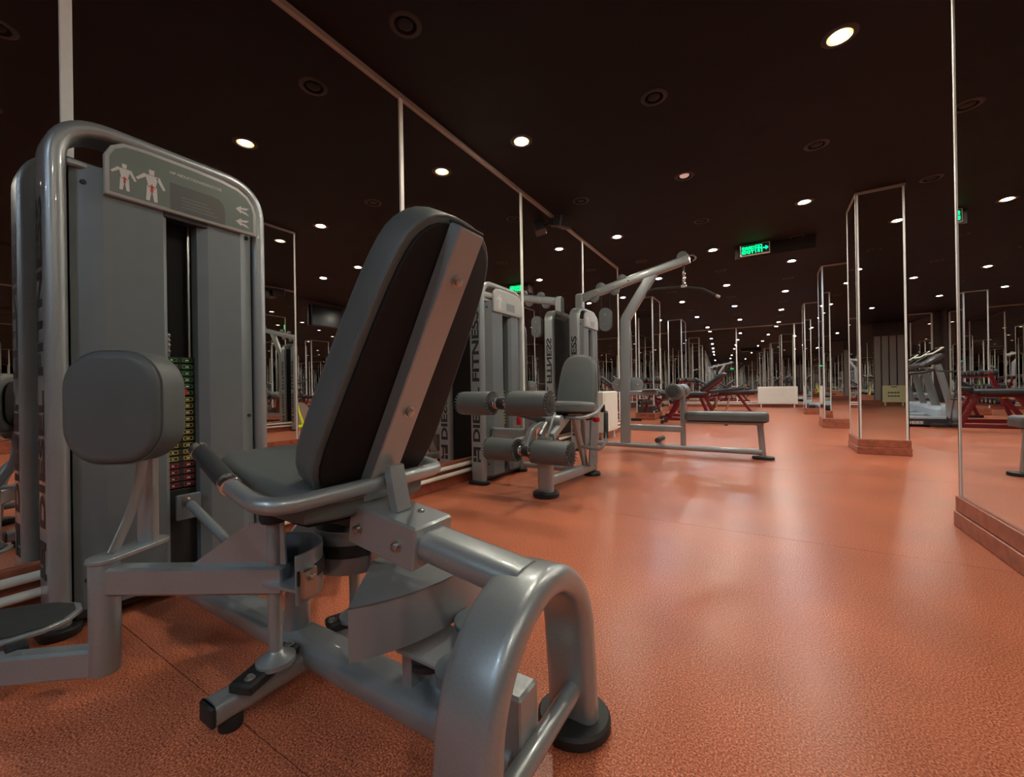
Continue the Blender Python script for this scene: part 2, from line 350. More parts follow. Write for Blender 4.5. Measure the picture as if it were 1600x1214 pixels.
# far wall, very slightly out of square with the room
FA = radians(2.4)
def far(x, y): return (x * cos(FA) - y * sin(FA), YF + x * sin(FA) + y * cos(FA))
def far_box(x0, x1, y0, y1, z0, z1, bev=0):
    m_ = MB(); cx, cy_ = far((x0 + x1) / 2, (y0 + y1) / 2)
    return m_.frame_box((cx, cy_, (z0 + z1) / 2), (cos(FA), sin(FA), 0), (-sin(FA), cos(FA), 0), (0, 0, 1), (x1 - x0) / 2, (y1 - y0) / 2, (z1 - z0) / 2, bev)
wf = struct(far_box(X_REC - .2, X_RIGHT + .2, .012, .15, 0, HC).build('wall_far', 'brown', None, smooth=False), 'mirror covered end wall with white cover strips')
fs = [-4.45, -2.68, -.90, .90, 2.68, 4.45]
for a, b in zip(fs[:-1], fs[1:]): far_box(a, b, 0, .010, .2, HC - .03).build('mirror_pane', 'mirror', wf, smooth=False)
for a in fs: far_box(a - .02, a + .02, -.01, .002, .18, HC - .03).build('cover_strip', 'strip', wf)
far_box(-4.45, 4.45, -.012, .01, HC - .04, HC).build('top_trim', 'trim', wf)
bf = struct(far_box(-4.45, 4.6, -.02, .012, 0, .2, .004).build('baseboard_far', 'plinth', None), 'red brown baseboard below the far mirrors')
for z in (.12, .18):
    a, b = far(-4.3, -.05), far(4.5, -.05); MB().tube([(*a, z), (*b, z)], .018, 10).build('heating_pipe', 'white', bf)

def pillar(n, x0, x1, y0, y1, label):
    core = struct(MB().box(x0 + .012, x1 - .012, y0 + .012, y1 - .012, 0, HC).build('pillar_%d' % n if False else 'pillar', 'brown', None, smooth=False), label)
    for (a, b, c, d) in ((x0, x0 + .010, y0 + .012, y1 - .012), (x1 - .010, x1, y0 + .012, y1 - .012), (x0 + .012, x1 - .012, y0, y0 + .010), (x0 + .012, x1 - .012, y1 - .010, y1)):
        MB().box(a, b, c, d, .17, HC - .02).build('mirror_pane', 'mirror', core, smooth=False)
    for x in (x0, x1):
        for y in (y0, y1):
            sx = 1 if x == x0 else -1; sy = 1 if y == y0 else -1
            m_ = MB(); m_.box(x - sx * .004, x + sx * .022, y - sy * .004, y + sy * .004, .17, HC); m_.box(x - sx * .004, x + sx * .004, y - sy * .004, y + sy * .022, .17, HC)
            m_.build('corner_strip', 'strip', core, smooth=False)
    for (a, b, c, d) in ((x0 - .005, x1 + .005, y0 - .006, y0 + .004), (x0 - .006, x0 + .004, y0, y1), (x1 - .004, x1 + .006, y0, y1), (x0, x1, y1 - .004, y1 + .006)):
        MB().box(a, b, c, d, HC - .03, HC).build('top_trim', 'trim', core, smooth=False)
    for z0, z1, e in ((0, .085, .022), (.087, .17, .016)):
        m_ = MB(); m_.box(x0 - e, x1 + e, y0 - e, y1 + e, z0, z1, .004); m_.build('plinth_board', 'plinth', core)
    return core
pillar(1, XR, XR + .42, 1.5, 3.23, 'broad mirrored pillar close by at the right edge')
pillar(2, XR, XR + .42, 6.09, 6.68, 'tall mirrored pillar in front on the right, nearest whole one')
pillar(3, XR, XR + .42, 9.45, 10.05, 'second mirrored pillar on the right, behind the nearest whole one')
pillar(4, XR, XR + .42, 13.5, 14.1, 'third mirrored pillar on the right, close to the end wall')
pillar(5, XL - .44, XL - .02, 10.2, 11.0, 'mirrored pillar on the left behind the pulldown machine')
pillar(6, XL - .44, XL - .02, 14.2, 15.0, 'farthest mirrored pillar on the left near the end wall')

# ------------------------------------------------------------------ downlights
def proto_lamp(kind):
    lit = kind != 'off'
    root = bpy.data.objects.new('ceiling_downlight', None)
    ring = MB().lathe((0, 0, 0), (0, 0, -1), [(0.001, RH - .002), (.006, RH - .001), (.007, RH + .008), (.004, .092), (.0005, .097)], 24, False)
    cup = MB().lathe((0, 0, .03), (0, 0, -1), [(0, .03), (0.001, .048), (.030, RH)], 24, False)
    bulb = MB().lathe((0, 0, .028), (0, 0, -1), [(0, .046), (.027, .046), (.031, .041), (.0335, .027), (.0345, .006)], 20, True)
    out = []
    if kind in ('warm', 'cool', 'white'): out.append(('diffuser_rim', MB().lathe((0, 0, .004), (0, 0, -1), [(0, .047), (.006, .050), (.007, .060), (.004, RH - .001)], 24, False).build('diffuser_rim', 'rim_' + kind, None).data))  # glowing ring added around the bulb in place of lens bloom
    for nm, mb_, m_ in (('trim_ring', ring, 'ring'), ('reflector_cup', cup, 'cup' if lit and kind != 'faint' else 'cup_dark'), ('bulb', bulb, 'bulb_' + kind)):
        out.append((nm, mb_.build(nm, m_, None).data))
    for o in list(bpy.data.objects):
        if o.data in [d for _, d in out] and o.type == 'MESH': bpy.data.objects.remove(o, do_unlink=True)
    return out
PROTO = {k: proto_lamp(k) for k in ('warm', 'cool', 'white', 'faint', 'off')}
bpy.data.objects.remove(bpy.data.objects['ceiling_downlight'], do_unlink=True) if 'ceiling_downlight' in bpy.data.objects else None
for o in list(bpy.data.objects):
    if o.name.startswith('ceiling_downlight'): bpy.data.objects.remove(o, do_unlink=True)
ORD = ['nearest', 'second', 'third', 'fourth', 'fifth', 'sixth', 'seventh', 'eighth', 'ninth', 'tenth', 'eleventh', 'twelfth']
ROW = {-1: 'in the left recess', 0: 'along the left mirror wall', 1: 'down the aisle middle', 2: 'beside the right pillars', 3: 'beyond the right pillars', 4: 'over the treadmills', 5: 'along the far right wall'}
def lamp_label(j, k, kind):
    what = {'warm': 'lit warm', 'cool': 'lit bluish', 'white': 'lit white', 'faint': 'dull pinkish', 'off': 'unlit dark'}[kind]
    return '%s round ceiling downlight, %s, row %s' % (what, ORD[k] + ' from camera' if k >= 0 else 'behind the camera, %s' % ('first', 'second', 'third', 'fourth', 'fifth')[-k - 1], ROW[j])
for j in range(-1, 6):
    for k in range(-5, 12):
        x, y = lamp_pos(j, k)
        if not has_lamp(j, k): continue
        kind = LIT.get((j, k), 'off')
        r_ = thing('ceiling_downlight', lamp_label(j, k, kind), 'ceiling light', (x, y, HC), {'warm': 'lit warm downlights', 'cool': 'lit bluish downlights', 'white': 'lit white downlights', 'faint': 'faint downlight', 'off': 'unlit downlights'}[kind])
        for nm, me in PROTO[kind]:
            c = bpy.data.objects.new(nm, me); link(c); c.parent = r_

# ------------------------------------------------------------------ weight tower shared by the three stack machines
def body_icon(mb, o, ey_, ez_, s):
    """small flat human figure made of tapered limbs; o is the hip point"""
    def limb(a, b, w0, w1):
        a, b = V(a), V(b); d = (b - a).normalized(); p = V((-d.y, d.x, 0))
        pts = [a + p * w0, a - p * w0, b - p * w1, b + p * w1]
        n = len(mb.v); mb.v += [tuple(V(o) + V(ey_) * (q.x * s) + V(ez_) * (q.y * s)) for q in pts]; mb.f.append((n, n + 1, n + 2, n + 3))
    limb((0, 0, 0), (0, .42, 0), .10, .19); limb((-.17, .40, 0), (-.42, .16, 0), .06, .04); limb((.17, .40, 0), (.36, .02, 0), .06, .04)
    limb((-.06, .02, 0), (-.12, -.5, 0), .08, .05); limb((.06, .02, 0), (.11, -.5, 0), .08, .05)
    limb((0, .44, 0), (0, .62, 0), .07, .08)
def tower(root, X, Yc, H=1.765, slot=0.0, placard='plain', half=.352, tags=20, stack_top=.955, side_text=True, plain_print=True):
    """X: plane of the front face (it looks towards +x); Yc: middle"""
    dep = .14; th = .056; xc = X - dep / 2 - .01
    yo = half - th / 2; zt = H - th / 2
    path = fillet([(xc, Yc - yo, .02), (xc, Yc - yo, zt), (xc, Yc + yo, zt), (xc, Yc + yo, .02)], .15, 10)
    lp = MB().sweep(path, rrect(dep, th, .026, 5), (1, 0, 0)).build('loop_frame', 'paint', root)
    for sy in (-1, 1):
        m_ = MB(); m_.slab(rrect(.2, .105, .05, 6), (xc, Yc + sy * yo, 0), (1, 0, 0), (0, 1, 0), (0, 0, 1), .03, .006); m_.build('foot_pad', 'black', root)
    ya, yb = Yc - half + th + .008, Yc + half - th - .008
    s0, s1 = Yc + slot - .05, Yc + slot + .05
    def plan(pts, z0, z1, name, m='panel'):
        t = .006; lo = [(x, y) for x, y in pts]; back = [(x - t, y) for x, y in pts][::-1]; ring = lo + back
        mb = MB(); mb.loft([[V((x, y, z0)) for x, y in ring], [V((x, y, z1)) for x, y in ring]], True, True)
        return mb.build(name, m, root, 20)
    zt2 = H - .17
    pl_ = plan([(X - .045, ya), (X - .004, ya + .065), (X, ya + .075), (X + .002, s0 - .016), (X - .006, s0 - .004), (X - .06, s0)], .06, zt2, 'shroud_panel')
    pr_ = plan([(X - .06, s1), (X - .02, s1 + .003), (X - .004, s1 + .028), (X, s1 + .036), (X - .001, yb - .055), (X - .03, yb)], .06, zt2, 'shroud_panel')
    for y_, z_ in ((ya + .030, zt2 - .06), (ya + .030, .16), (yb - .022, zt2 - .1), (yb - .022, .7)):
        xx = X - .045 + (.041 * .030 / .065) if y_ < Yc else X - .018
        MB().cyl((xx - .004, y_, z_), (xx + .006, y_, z_), .008, n=10).build('panel_screw', 'black', root)
    MB().box(X - .125, X - .118, ya, yb, .06, zt2 + .05).build('back_panel', 'dark', root, smooth=False)
    MB().box(X - .12, X - .03, ya, yb, .03, .06, .004).build('bottom_plate', 'dark', root)
    # weight stack inside the slot
    st = .0268; z = stack_top - tags * st
    MB().box(X - .11, X - .05, s0 - .09, s1 + .09, .10, z - .004, .004).build('stack_base', 'black', root)
    for i in range(tags):
        zz = z + i * st
        p = MB().box(X - .11, X - .05, s0 - .09, s1 + .09, zz, zz + st - .002, .002).build('weight_plate', 'black', root)
        cname = 'tag_red' if i < 4 else 'tag_yellow' if i < tags - 6 else 'tag_green'
        mb = MB(); x_ = X - .0495
        for (a, b) in ((s0 + .010, s0 + .040), (s1 - .042, s1 - .008)):
            q = zz + .004; h = st - .011; t = .0022
            for (u0, u1, v0, v1) in ((a, b, q, q + t), (a, b, q + h - t, q + h), (a, a + t, q, q + h), (b - t, b, q, q + h)):
                mb.box(x_ - .001, x_ + .0006, u0, u1, v0, v1)
        mb.build('weight_tag', cname, p, smooth=False)['kind'] = 'stuff'
        mb = MB(); mb.box(x_ - .001, x_ + .0005, s0 + .018, s0 + .026, zz + .009, zz + .014); mb.box(x_ - .001, x_ + .0005, s1 - .032, s1 - .020, zz + .009, zz + .014); mb.build('tag_number', 'placard_light', p, smooth=False)['kind'] = 'stuff'
    MB().cyl((X - .052, Yc + slot + .005, stack_top - 5.4 * st), (X - .02, Yc + slot + .005, stack_top - 5.4 * st), .011, n=12).build('selector_pin', 'red', root)
    for dy in (-.02, .075): MB().cyl((X - .08, s0 + dy + .02, .3), (X - .08, s0 + dy + .02, zt2), .008, n=8).build('guide_rod', 'steel', root)
    m_ = MB(); m_.cyl((X - .075, s0 + .02, stack_top), (X - .075, s0 + .02, stack_top + .09), .006, n=8)
    for q in (.02, .045, .065, .085): m_.sphere((X - .075, s0 + .02, stack_top + q), .010, 8)
    m_.build('cable_end', 'steel', root)
    # head placard
    pz0, pz1 = H - .262, H - .055; py0, py1 = ya + .075, yb + .005
    wd = (py1 - py0); cyy = (py0 + py1) / 2; ht = pz1 - pz0
    out = [(-wd / 2, 0), (wd / 2, 0), (wd / 2, ht * .48), (wd / 2 * .96, ht * .66), (wd / 2 * .86, ht * .82), (wd / 2 * .70, ht * .93), (wd / 2 * .45, ht * .98), (0, ht), (-wd / 2 * .55, ht), (-wd / 2 * .80, ht * .97), (-wd / 2 * .93, ht * .86), (-wd / 2, ht * .68)]
    xp = X + .002
    hb = MB().slab(out, (xp, cyy, pz0), (0, 1, 0), (0, 0, 1), (1, 0, 0), .016, 0, .004, 3).build('head_placard', 'placard', root)
    if placard == 'abductor':
        xf = xp + .0166
        io = inset(out, .014); lo = min(p[1] for p in io)
        MB().slab(io, (xf, cyy, pz0), (0, 1, 0), (0, 0, 1), (1, 0, 0), .0006, 0).build('placard_print', 'placard_green', hb)
        m_ = MB(); o2 = [(-.066, .008), (.125, .008), (.125, .07), (.119, .092), (.104, .107), (.08, .112), (-.066, .112)]; m_.slab(o2, (xf + .0004, cyy, pz0 + .004), (0, 1, 0), (0, 0, 1), (1, 0, 0), .0006, 0); m_.build('instruction_block', 'placard_dark', hb)
        m_ = MB()
        for q in range(4): m_.box(xf + .0008, xf + .0014, cyy - .03, cyy + .095 - q * .012, pz0 + .03 + q * .013, pz0 + .034 + q * .013)
        m_.build('instruction_lines', 'placard_green', hb, smooth=False)['kind'] = 'stuff'
        for i, (dy, s_) in enumerate(((-.200, .085), (-.122, .105))):
            m_ = MB(); body_icon(m_, (xf + .0012, cyy + dy, pz0 + .072), (0, 1, 0), (0, 0, 1), s_); m_.build('body_figure', 'placard_light', hb, smooth=False)
            m_ = MB(); body_icon(m_, (xf + .0018, cyy + dy, pz0 + .066), (0, 1, 0), (0, 0, 1), s_ * .25); m_.build('muscle_mark', 'tag_red', hb, smooth=False)
        for dz, sg in ((.10, 1), (.045, 1)):
            m_ = MB()
            def tri(pts): n = len(m_.v); m_.v += [(xf + .001, cyy + .195 + a, pz0 + dz + b) for a, b in pts]; m_.f.append(tuple(range(n, n + len(pts))))
            tri([(-.028, .0), (-.006, -.017), (-.006, .017)]); tri([(-.008, .010), (.028, .016), (.014, .004), (-.008, .002)]); tri([(-.008, -.002), (.014, -.006), (.028, -.018), (-.008, -.010)])
            m_.build('arrow_mark', 'placard_light', hb, smooth=False)
        text_mesh('title_lettering', 'HIP ABDUCTION/ADDUCTOR', (xf + .0006, cyy - .066, pz0 + .150), (0, 1, 0), (0, 0, 1), .011, .18, 'placard_light', hb, .01)
    else:
        io = inset(out, .016)
        MB().slab(io, (xp + .0166, cyy, pz0), (0, 1, 0), (0, 0, 1), (1, 0, 0), .0006, 0).build('placard_print', 'placard', hb)
        m_ = MB(); body_icon(m_, (xp + .0178, cyy - .15, pz0 + .085), (0, 1, 0), (0, 0, 1), .12); m_.build('body_figure', 'placard_light', hb, smooth=False)
        m_ = MB(); m_.box(xp + .0172, xp + .0178, cyy - .04, cyy + .1, pz0 + .03, pz0 + .10); m_.build('instruction_block', 'panel', hb, smooth=False)
    # bracket plate between the loop and the placard
    MB().box(X - .10, X - .012, cyy - .10, cyy + .14, H - .12, H - .045, .004).build('pulley_housing', 'panel', root)
    MB().box(X - .105, X - .02, ya - .01, s0 - .02, H - .185, H - .16, .006).build('top_bar', 'paint', root)
    # slot hood
    MB().box(X - .05, X + .004, s0 - .014, s1 + .034, pz0 - .02, pz0 + .002, .003).build('slot_hood', 'dark', root)
    if side_text:
        ys_ = Yc - half
        text_mesh('maker_lettering', 'FITNESS', (xc - .036, ys_, H * .485), (0, 0, 1), (-1, 0, 0), .074, .70, 'print', root, .03) if False else None
        for word, z0, L_ in (('DIESEL', .36, .46), ('FITNESS', .87, .60)):
            text_mesh('maker_lettering', word, (xc + .036, ys_, z0), (0, 0, 1), (-1, 0, 0), .076, L_, 'print', root, .034)
        m_ = MB()
        for (a, b, c, d) in ((-.038, -.006, 0, .034), (-.038, -.006, .046, .125), (.006, .038, 0, .022), (.006, .022, .022, .10), (.006, .038, .10, .125), (-.006, .006, .1, .125)):
            m_.box(xc + a, xc + b, ys_ - .0014, ys_ - .0002, .19 + c, .19 + d)
        m_.build('maker_emblem', 'print', root, smooth=False)

def roller(name, p0, p1, r, parent, n=28, cap=1):
    p0, p1 = V(p0), V(p1); L_ = (p1 - p0).length; ax = (p1 - p0).normalized()
    b = MB().lathe(p0, ax, [(0, r * .35), (0.001, r * .8), (.008, r * .95), (.02, r), (L_ - .02, r), (L_ - .008, r * .95), (L_ - .001, r * .8), (L_, r * .35)], n).build(name, 'vinyl', parent)
    for e, d in ((p0, -ax), (p1, ax)):
        m_ = MB()
        a = (V((0, 0, 1)) if abs(ax.z) < .9 else V((1, 0, 0))); a = (a - ax * a.dot(ax)).normalized(); c = ax.cross(a)
        for i in range(22):
            t = 2 * pi * i / 22; u = a * cos(t) + c * sin(t); v_ = -a * sin(t) + c * cos(t)
            m_.frame_box(e + u * r * .88 + d * .000, u + d * .25, v_, d, r * .11, r * .05, .006)
        m_.build('pleat', 'vinyl', b)['kind'] = 'stuff'
        MB().lathe(e, d, [(-.002, r * .74), (.004, r * .74), (.006, r * .66), (.0065, r * .2), (.011, r * .18), (.012, r * .1)], 20).build('end_cap', 'grip', b)
    return b

def arc_sheet(c, r, a0, a1, z0, z1, t, n=32):
    c = V((c[0], c[1], 0)); m_ = MB(); rings = []
    for i in range(n + 1):
        d = V((cos(a0 + (a1 - a0) * i / n), sin(a0 + (a1 - a0) * i / n), 0))
        rings.append([c + d * r + V((0, 0, z0)), c + d * r + V((0, 0, z1)), c + d * (r - t) + V((0, 0, z1)), c + d * (r - t) + V((0, 0, z0))])
    return m_.loft(rings, True, True)
# ------------------------------------------------------------------ hip abductor machine (foreground)
Y0 = 0.695
ab = thing('hip_abductor_machine', 'silver grey seated hip abductor with weight tower, nearest machine in the foreground', 'exercise machine', (-1.2, Y0, 0))
tower(ab, -1.985, Y0, 1.775, slot=.022, placard='abductor')
MB().sweep([(-1.98, Y0, .078), (-.42, Y0, .078)], rrect(.105, .078, .034, 6), (0, 1, 0)).build('base_rail', 'paint', ab)
# rear arch
AX = -.40
ap = [(AX, Y0 - .212, .028), (AX, Y0 - .205, .12), (AX, Y0 - .196, .20)]
for i in range(0, 25):
    t = pi - pi * i / 24; ap.append((AX, Y0 + .193 * cos(t) * (1 if True else 1), .225 + .200 * sin(t)))
ap += [(AX, Y0 + .196, .20), (AX, Y0 + .205, .12), (AX, Y0 + .212, .028)]
MB().sweep(ap, rrect(.118, .056, .024, 5), (1, 0, 0)).build('rear_arch', 'paint', ab)
for sy in (-1, 1): MB().lathe((AX, Y0 + sy * .212, 0), (0, 0, 1), [(0, .080), (.006, .086), (.024, .086), (.031, .080), (.032, .03)], 32).build('rubber_foot', 'black', ab)
MB().tube([(AX + .012, Y0 - .20, .105), (AX + .012, Y0 + .20, .105)], .021, 16).build('arch_crossbar', 'paint', ab)
m_ = MB(); m_.box(-.462, -.40, Y0 - .035, Y0 + .035, .06, .215, .006); m_.build('rail_end_bracket', 'paint', ab)
# upper beam and bracket
MB().sweep([(-.74, Y0, .468), (-.405, Y0, .424)], rrect(.098, .066, .03, 6), (0, 1, 0)).build('upper_beam', 'paint', ab)
bx = V((.335, 0, -.044)).normalized()
bk = MB(); bk.frame_box((-.752, Y0, .470), bx, (0, 1, 0), bx.cross(V((0, 1, 0))), .108, .060, .049, .005); bk = bk.build('seat_bracket', 'paint', ab)
for p, d, r in ((V((-.752, Y0 - .0605, .465)) + bx * -.075, (0, -1, 0), .0095), (V((-.752, Y0 - .0605, .465)) + bx * .055, (0, -1, 0), .0095), (V((-.70, Y0 + .02, .508)), (0, 0, 1), .008)):
    m_ = MB(); bolt(m_, p, d, r, .009); m_.build('bracket_bolt', 'steel', bk)
# back post
PD = V((.466, 0, .885)).normalized(); PN = V((PD.z, 0, -PD.x)); PP = V((-.712, Y0 - .004, .752))
def post(s, n=0, dy=0): return PP + PD * s + PN * n + V((0, dy, 0))
bp_ = MB(); bp_.frame_box(post(.083, -.018), (0, 1, 0), PN, PD, .0395, .018, .345, .005); bp_ = bp_.build('back_post', 'paint', ab)
MB().frame_box(post(.429, -.022), (0, 1, 0), PN, PD, .036, .02, .004, .002).build('post_cap', 'black', bp_)
for s_ in (0, .32): m_ = MB(); bolt(m_, post(s_, 0), PN, .0098, .011); m_.build('post_bolt', 'steel', bp_)
MB().frame_box((-.752, Y0 - .004, .568), (0, 1, 0), V((.97, 0, .22)), V((-.22, 0, .97)), .022, .013, .056, .004).build('post_gusset', 'paint', bp_)
# backrest
half = [(-.262, .085), (-.245, .135), (-.205, .172), (-.14, .186), (-.02, .180), (.12, .171), (.25, .160), (.33, .148), (.385, .130), (.425, .092), (.442, .04)]
ol = [(y, s_) for s_, y in half] + [(-y, s_) for s_, y in half[::-1]]
ol = smooth_outline(ol, 1)
pad = MB().slab(ol, post(0, -.048, .013), (0, 1, 0), PD, -PN, .092, .010, .034, 5).build('backrest_pad', 'vinyl', ab)
MB().slab(inset(ol, .017), post(0, -.049, .013), (0, 1, 0), PD, PN, .012, 0, .003, 2).build('backing_board', 'board', pad)
pt = [post(0, -.051, .013) + V((0, 1, 0)) * x + PD * y for x, y in inset(ol, .004)]
MB().sweep(pt + [pt[0]], circle(.0035, 6), None, False).build('edge_piping', 'vinyl', pad)
# handle bar, one grip each side
for sy in (-1, 1):
    def hp(x, y, z): return V((x, Y0 + sy * y, z))
    hb_path = fillet([hp(-.80, 0, .578), hp(-.845, .262, .566), hp(-1.02, .245, .592)], .075, 8)
    hb_ = MB().tube(hb_path, .0185, 16).build('handle_bar', 'paint', ab)
    d = V((-.22, sy * -.028, .058)).normalized(); g0 = hp(-1.015, .2455, .591)
    for a, l_ in ((0, .03), (.225, .03)): MB().cyl(g0 + d * a, g0 + d * (a + l_), .0225, n=20, bev=.002).build('chrome_ring', 'chrome', hb_)
    MB().cyl(g0 + d * .03, g0 + d * .225, .021, n=20).build('hand_grip', 'grip', hb_)
# seat
SD = V((-.99, 0, .105)).normalized(); SU = V((.105, 0, .99)).normalized()
so = [(0, .17), (.10, .196), (.30, .196), (.42, .18), (.50, .14), (.525, .06)]
sol = smooth_outline([(s_, -y) for s_, y in so] + [(s_, y) for s_, y in so[::-1]], 1)
seat = MB().slab(sol, V((-.83, Y0, .508)), SD, (0, -1, 0) if False else (0, 1, 0), SU, .075, .012, .03, 4).build('seat_pad', 'vinyl', ab) if False else None
seat = MB().slab([(x, -y) for x, y in sol][::-1], V((-.83, Y0, .505)), SD, (0, 1, 0), SU, .075, .012, .03, 4).build('seat_pad', 'vinyl', ab)
pt = [V((-.83, Y0, .505)) + SD * x + V((0, y, 0)) + SU * .045 for x, y in inset(sol, -.0008)]
MB().sweep(pt + [pt[0]], circle(.0022, 5), None, False).build('stitched_seam', 'stitch', seat)
MB().slab(inset(sol, .03), V((-.83, Y0, .490)), SD, (0, 1, 0), SU, .016, .002).build('seat_board', 'board', seat)
MB().box(-1.22, -.82, Y0 - .05, Y0 + .05, .465, .50, .005).build('seat_rail', 'dark', ab)
# pivots and swinging arms
MB().sweep([(-1.105, Y0 - .258, .062), (-1.105, Y0 + .258, .062)], rrect(.066, .056, .02, 5), (1, 0, 0)).build('cross_tube', 'paint', ab)
MB().lathe((-1.185, Y0, .11), (0, 0, 1), [(0, .036), (.10, .031), (.17, .028), (.22, .028)], 20).build('centre_stanchion', 'paint', ab)
for sy in (-1, 1):
    def q(x, y, z): return V((x, Y0 + sy * y, z))
    MB().frame_box(q(-1.105, .262, .062), (1, 0, 0), (0, 1, 0), (0, 0, 1), .031, .006, .026, .006).build('end_plug', 'black', ab)
    MB().cyl(q(-1.105, .215, 0), q(-1.105, .215, .036), .026, n=18, bev=.004).build('rubber_foot', 'black', ab)
    m_ = MB(); m_.frame_box(q(-1.095, .135, .100), V((.35, sy * .9, 0)), V((.9, -sy * .35, 0)), (0, 0, 1), .085, .032, .014, .006); m_.build('pivot_plate', 'black', ab)
    m_ = MB(); m_.lathe(q(-1.08, .12, .108), (0, 0, 1), [(0, .046), (.012, .046), (.016, .040), (.03, .020), (.034, .0168), (.385, .0168), (.39, .015)], 20); m_.build('pivot_shaft', 'paint', ab)
    for p in (q(-1.065, .19, .114), q(-1.115, .065, .114)): m_ = MB(); bolt(m_, p, (0, 0, 1), .008, .007); m_.build('pivot_bolt', 'steel', ab)
    m_ = MB(); m_.lathe(q(-1.08, .12, .470), (0, 0, 1), [(0, .030), (.012, .034), (.028, .034), (.032, .028)], 18); m_.build('bearing_cap', 'black', ab)
    m_ = MB(); m_.box(-1.11, -.98, Y0 + sy * .03, Y0 + sy * .15, .498, .508); m_.build('bearing_arm', 'dark', ab)
    # drum with belt
    w0, w1 = (radians(-5), radians(205)) if sy < 0 else (radians(155), radians(365))
    dc = q(-1.08, .12, 0); dr = arc_sheet(dc, .113, w0, w1, .285, .405, .006).build('cam_drum', 'sheet', ab)
    arc_sheet(dc, .1165, w0 + .02, w1 - .02, .333, .367, .0034).build('drive_belt', 'black', dr)
    fan = [dc + V((cos(w0 + (w1 - w0) * i / 20), sin(w0 + (w1 - w0) * i / 20), 0)) * .108 for i in range(21)]
    MB().loft([[p + V((0, 0, .315)) for p in fan], [p + V((0, 0, .322)) for p in fan]], True, True).build('drum_web', 'paint', dr, 20)
    ca = radians(8 if sy < 0 else -8); cd = V((cos(ca), sin(ca), 0)); m_ = MB(); m_.frame_box(dc + cd * .122 + V((0, 0, .335)), cd, V((-cd.y, cd.x, 0)), (0, 0, 1), .008, .020, .036, .004); m_.build('belt_clamp', 'steel', dr)
    m_ = MB(); bolt(m_, dc + cd * .130 + V((0, 0, .35)), cd, .007, .008); m_.build('clamp_bolt', 'steel', dr)
    # arm beam
    A, B = q(-1.08, .12, .325), q(-1.455, .345, .325); ad = (B - A).normalized(); an = V((0, 0, 1)).cross(ad)
    MB().frame_box((A + B) / 2 + ad * -.01, ad, an, (0, 0, 1), (B - A).length / 2 + .02, .022, .036, .007).build('swing_arm', 'paint', ab)
    web = [(-.012, .0), (.235, .0), (.085, .105), (-.005, .11)]
    base = q(-1.08, .12, .36) - an * .004
    MB().slab([(x, y) for x, y in web], base - ad * .02, ad, (0, 0, 1), an, .008, 0).build('arm_gusset', 'paint', ab)
    T = q(-1.46, .348, 0)
    MB().cyl(T + V((0, 0, .088)), T + V((0, 0, .372)), .0315, n=24, bev=.004).build('leg_tube', 'paint', ab)
    pd = V((-.45, sy * -.89, 0)).normalized() if True else None
    # mounting plate for the knee pad
    pe = V((-.42, -sy * .90, 0)).normalized(); pn_ = V((0, 0, 1)).cross(pe)
    MB().slab(rrect(.20, .075, .036, 6), T + pe * .065 + V((0, 0, .372)), pe, pn_, (0, 0, 1), .012, .003).build('pad_mount_plate', 'paint', ab)
    ps = T + pe * .115 + V((0, 0, .384))
    KN = V((.56, sy * .83, 0)).normalized()       # outward face of the knee pad
    KT = V((0, 0, 1)).cross(KN)
    KC = q(-1.415, .312, .770)
    MB().sweep([ps, V((ps.x, ps.y, .60)), V((KC.x - KN.x * .06, KC.y - KN.y * .06, .72))], rrect(.045, .03, .008, 3), KT).build('pad_post', 'paint', ab)
    MB().sweep(fillet([T + pe * .02 + V((0, 0, .385)), T + pe * .08 + V((0, 0, .50)), V((KC.x - KN.x * .055, KC.y - KN.y * .055, .66))], .3, 8), rrect(.028, .006, .002, 2), pe).build('pad_brace', 'sheet', ab)
    kp = MB().slab(rrect(.240, .285, .095, 8), KC - KN * .052, KT, (0, 0, 1), KN, .104, .022, .022, 5).build('knee_pad', 'vinyl', ab)
    pt = [KC + KN * .036 + KT * x + V((0, 0, y)) for x, y in inset(rrect(.240, .285, .095, 8), -.0005)]
    MB().sweep(pt + [pt[0]], circle(.0024, 5), None, False).build('edge_piping', 'vinyl', kp)
    MB().slab(rrect(.17, .21, .07, 6), KC - KN * .052, KT, (0, 0, 1), -KN, .01, .002).build('backing_board', 'board', kp)
    # foot rest
    fd = V((-.72, sy * .60, 0)).normalized(); fn = V((0, 0, 1)).cross(fd)
    F0 = T + V((0, 0, .120))
    MB().frame_box(F0 + fd * .20, fd, fn, (0, 0, 1), .20, .022, .036, .007).build('foot_beam', 'paint', ab)
    fl_ = V((-.6, sy * .8, 0)); fs_ = V((0, 0, 1)).cross(fl_); fc = q(-1.83, .515, .160)
    tr = MB().slab(smooth_outline([(-.21, -.12), (.20, -.12), (.21, .12), (-.20, .12)], 2), fc, fl_, fs_, (0, 0, 1), .012, .003).build('foot_tray', 'paint', ab)
    MB().slab(smooth_outline([(-.195, -.105), (.19, -.105), (.195, .105), (-.19, .105)], 2), fc + V((0, 0, .012)), fl_, fs_, (0, 0, 1), .006, .002).build('foot_mat', 'grip', tr)
    MB().frame_box(q(-1.68, .47, .150), (1, 0, 0), (0, 1, 0), (0, 0, 1), .05, .02, .014, .004).build('tray_bracket', 'dark', ab)
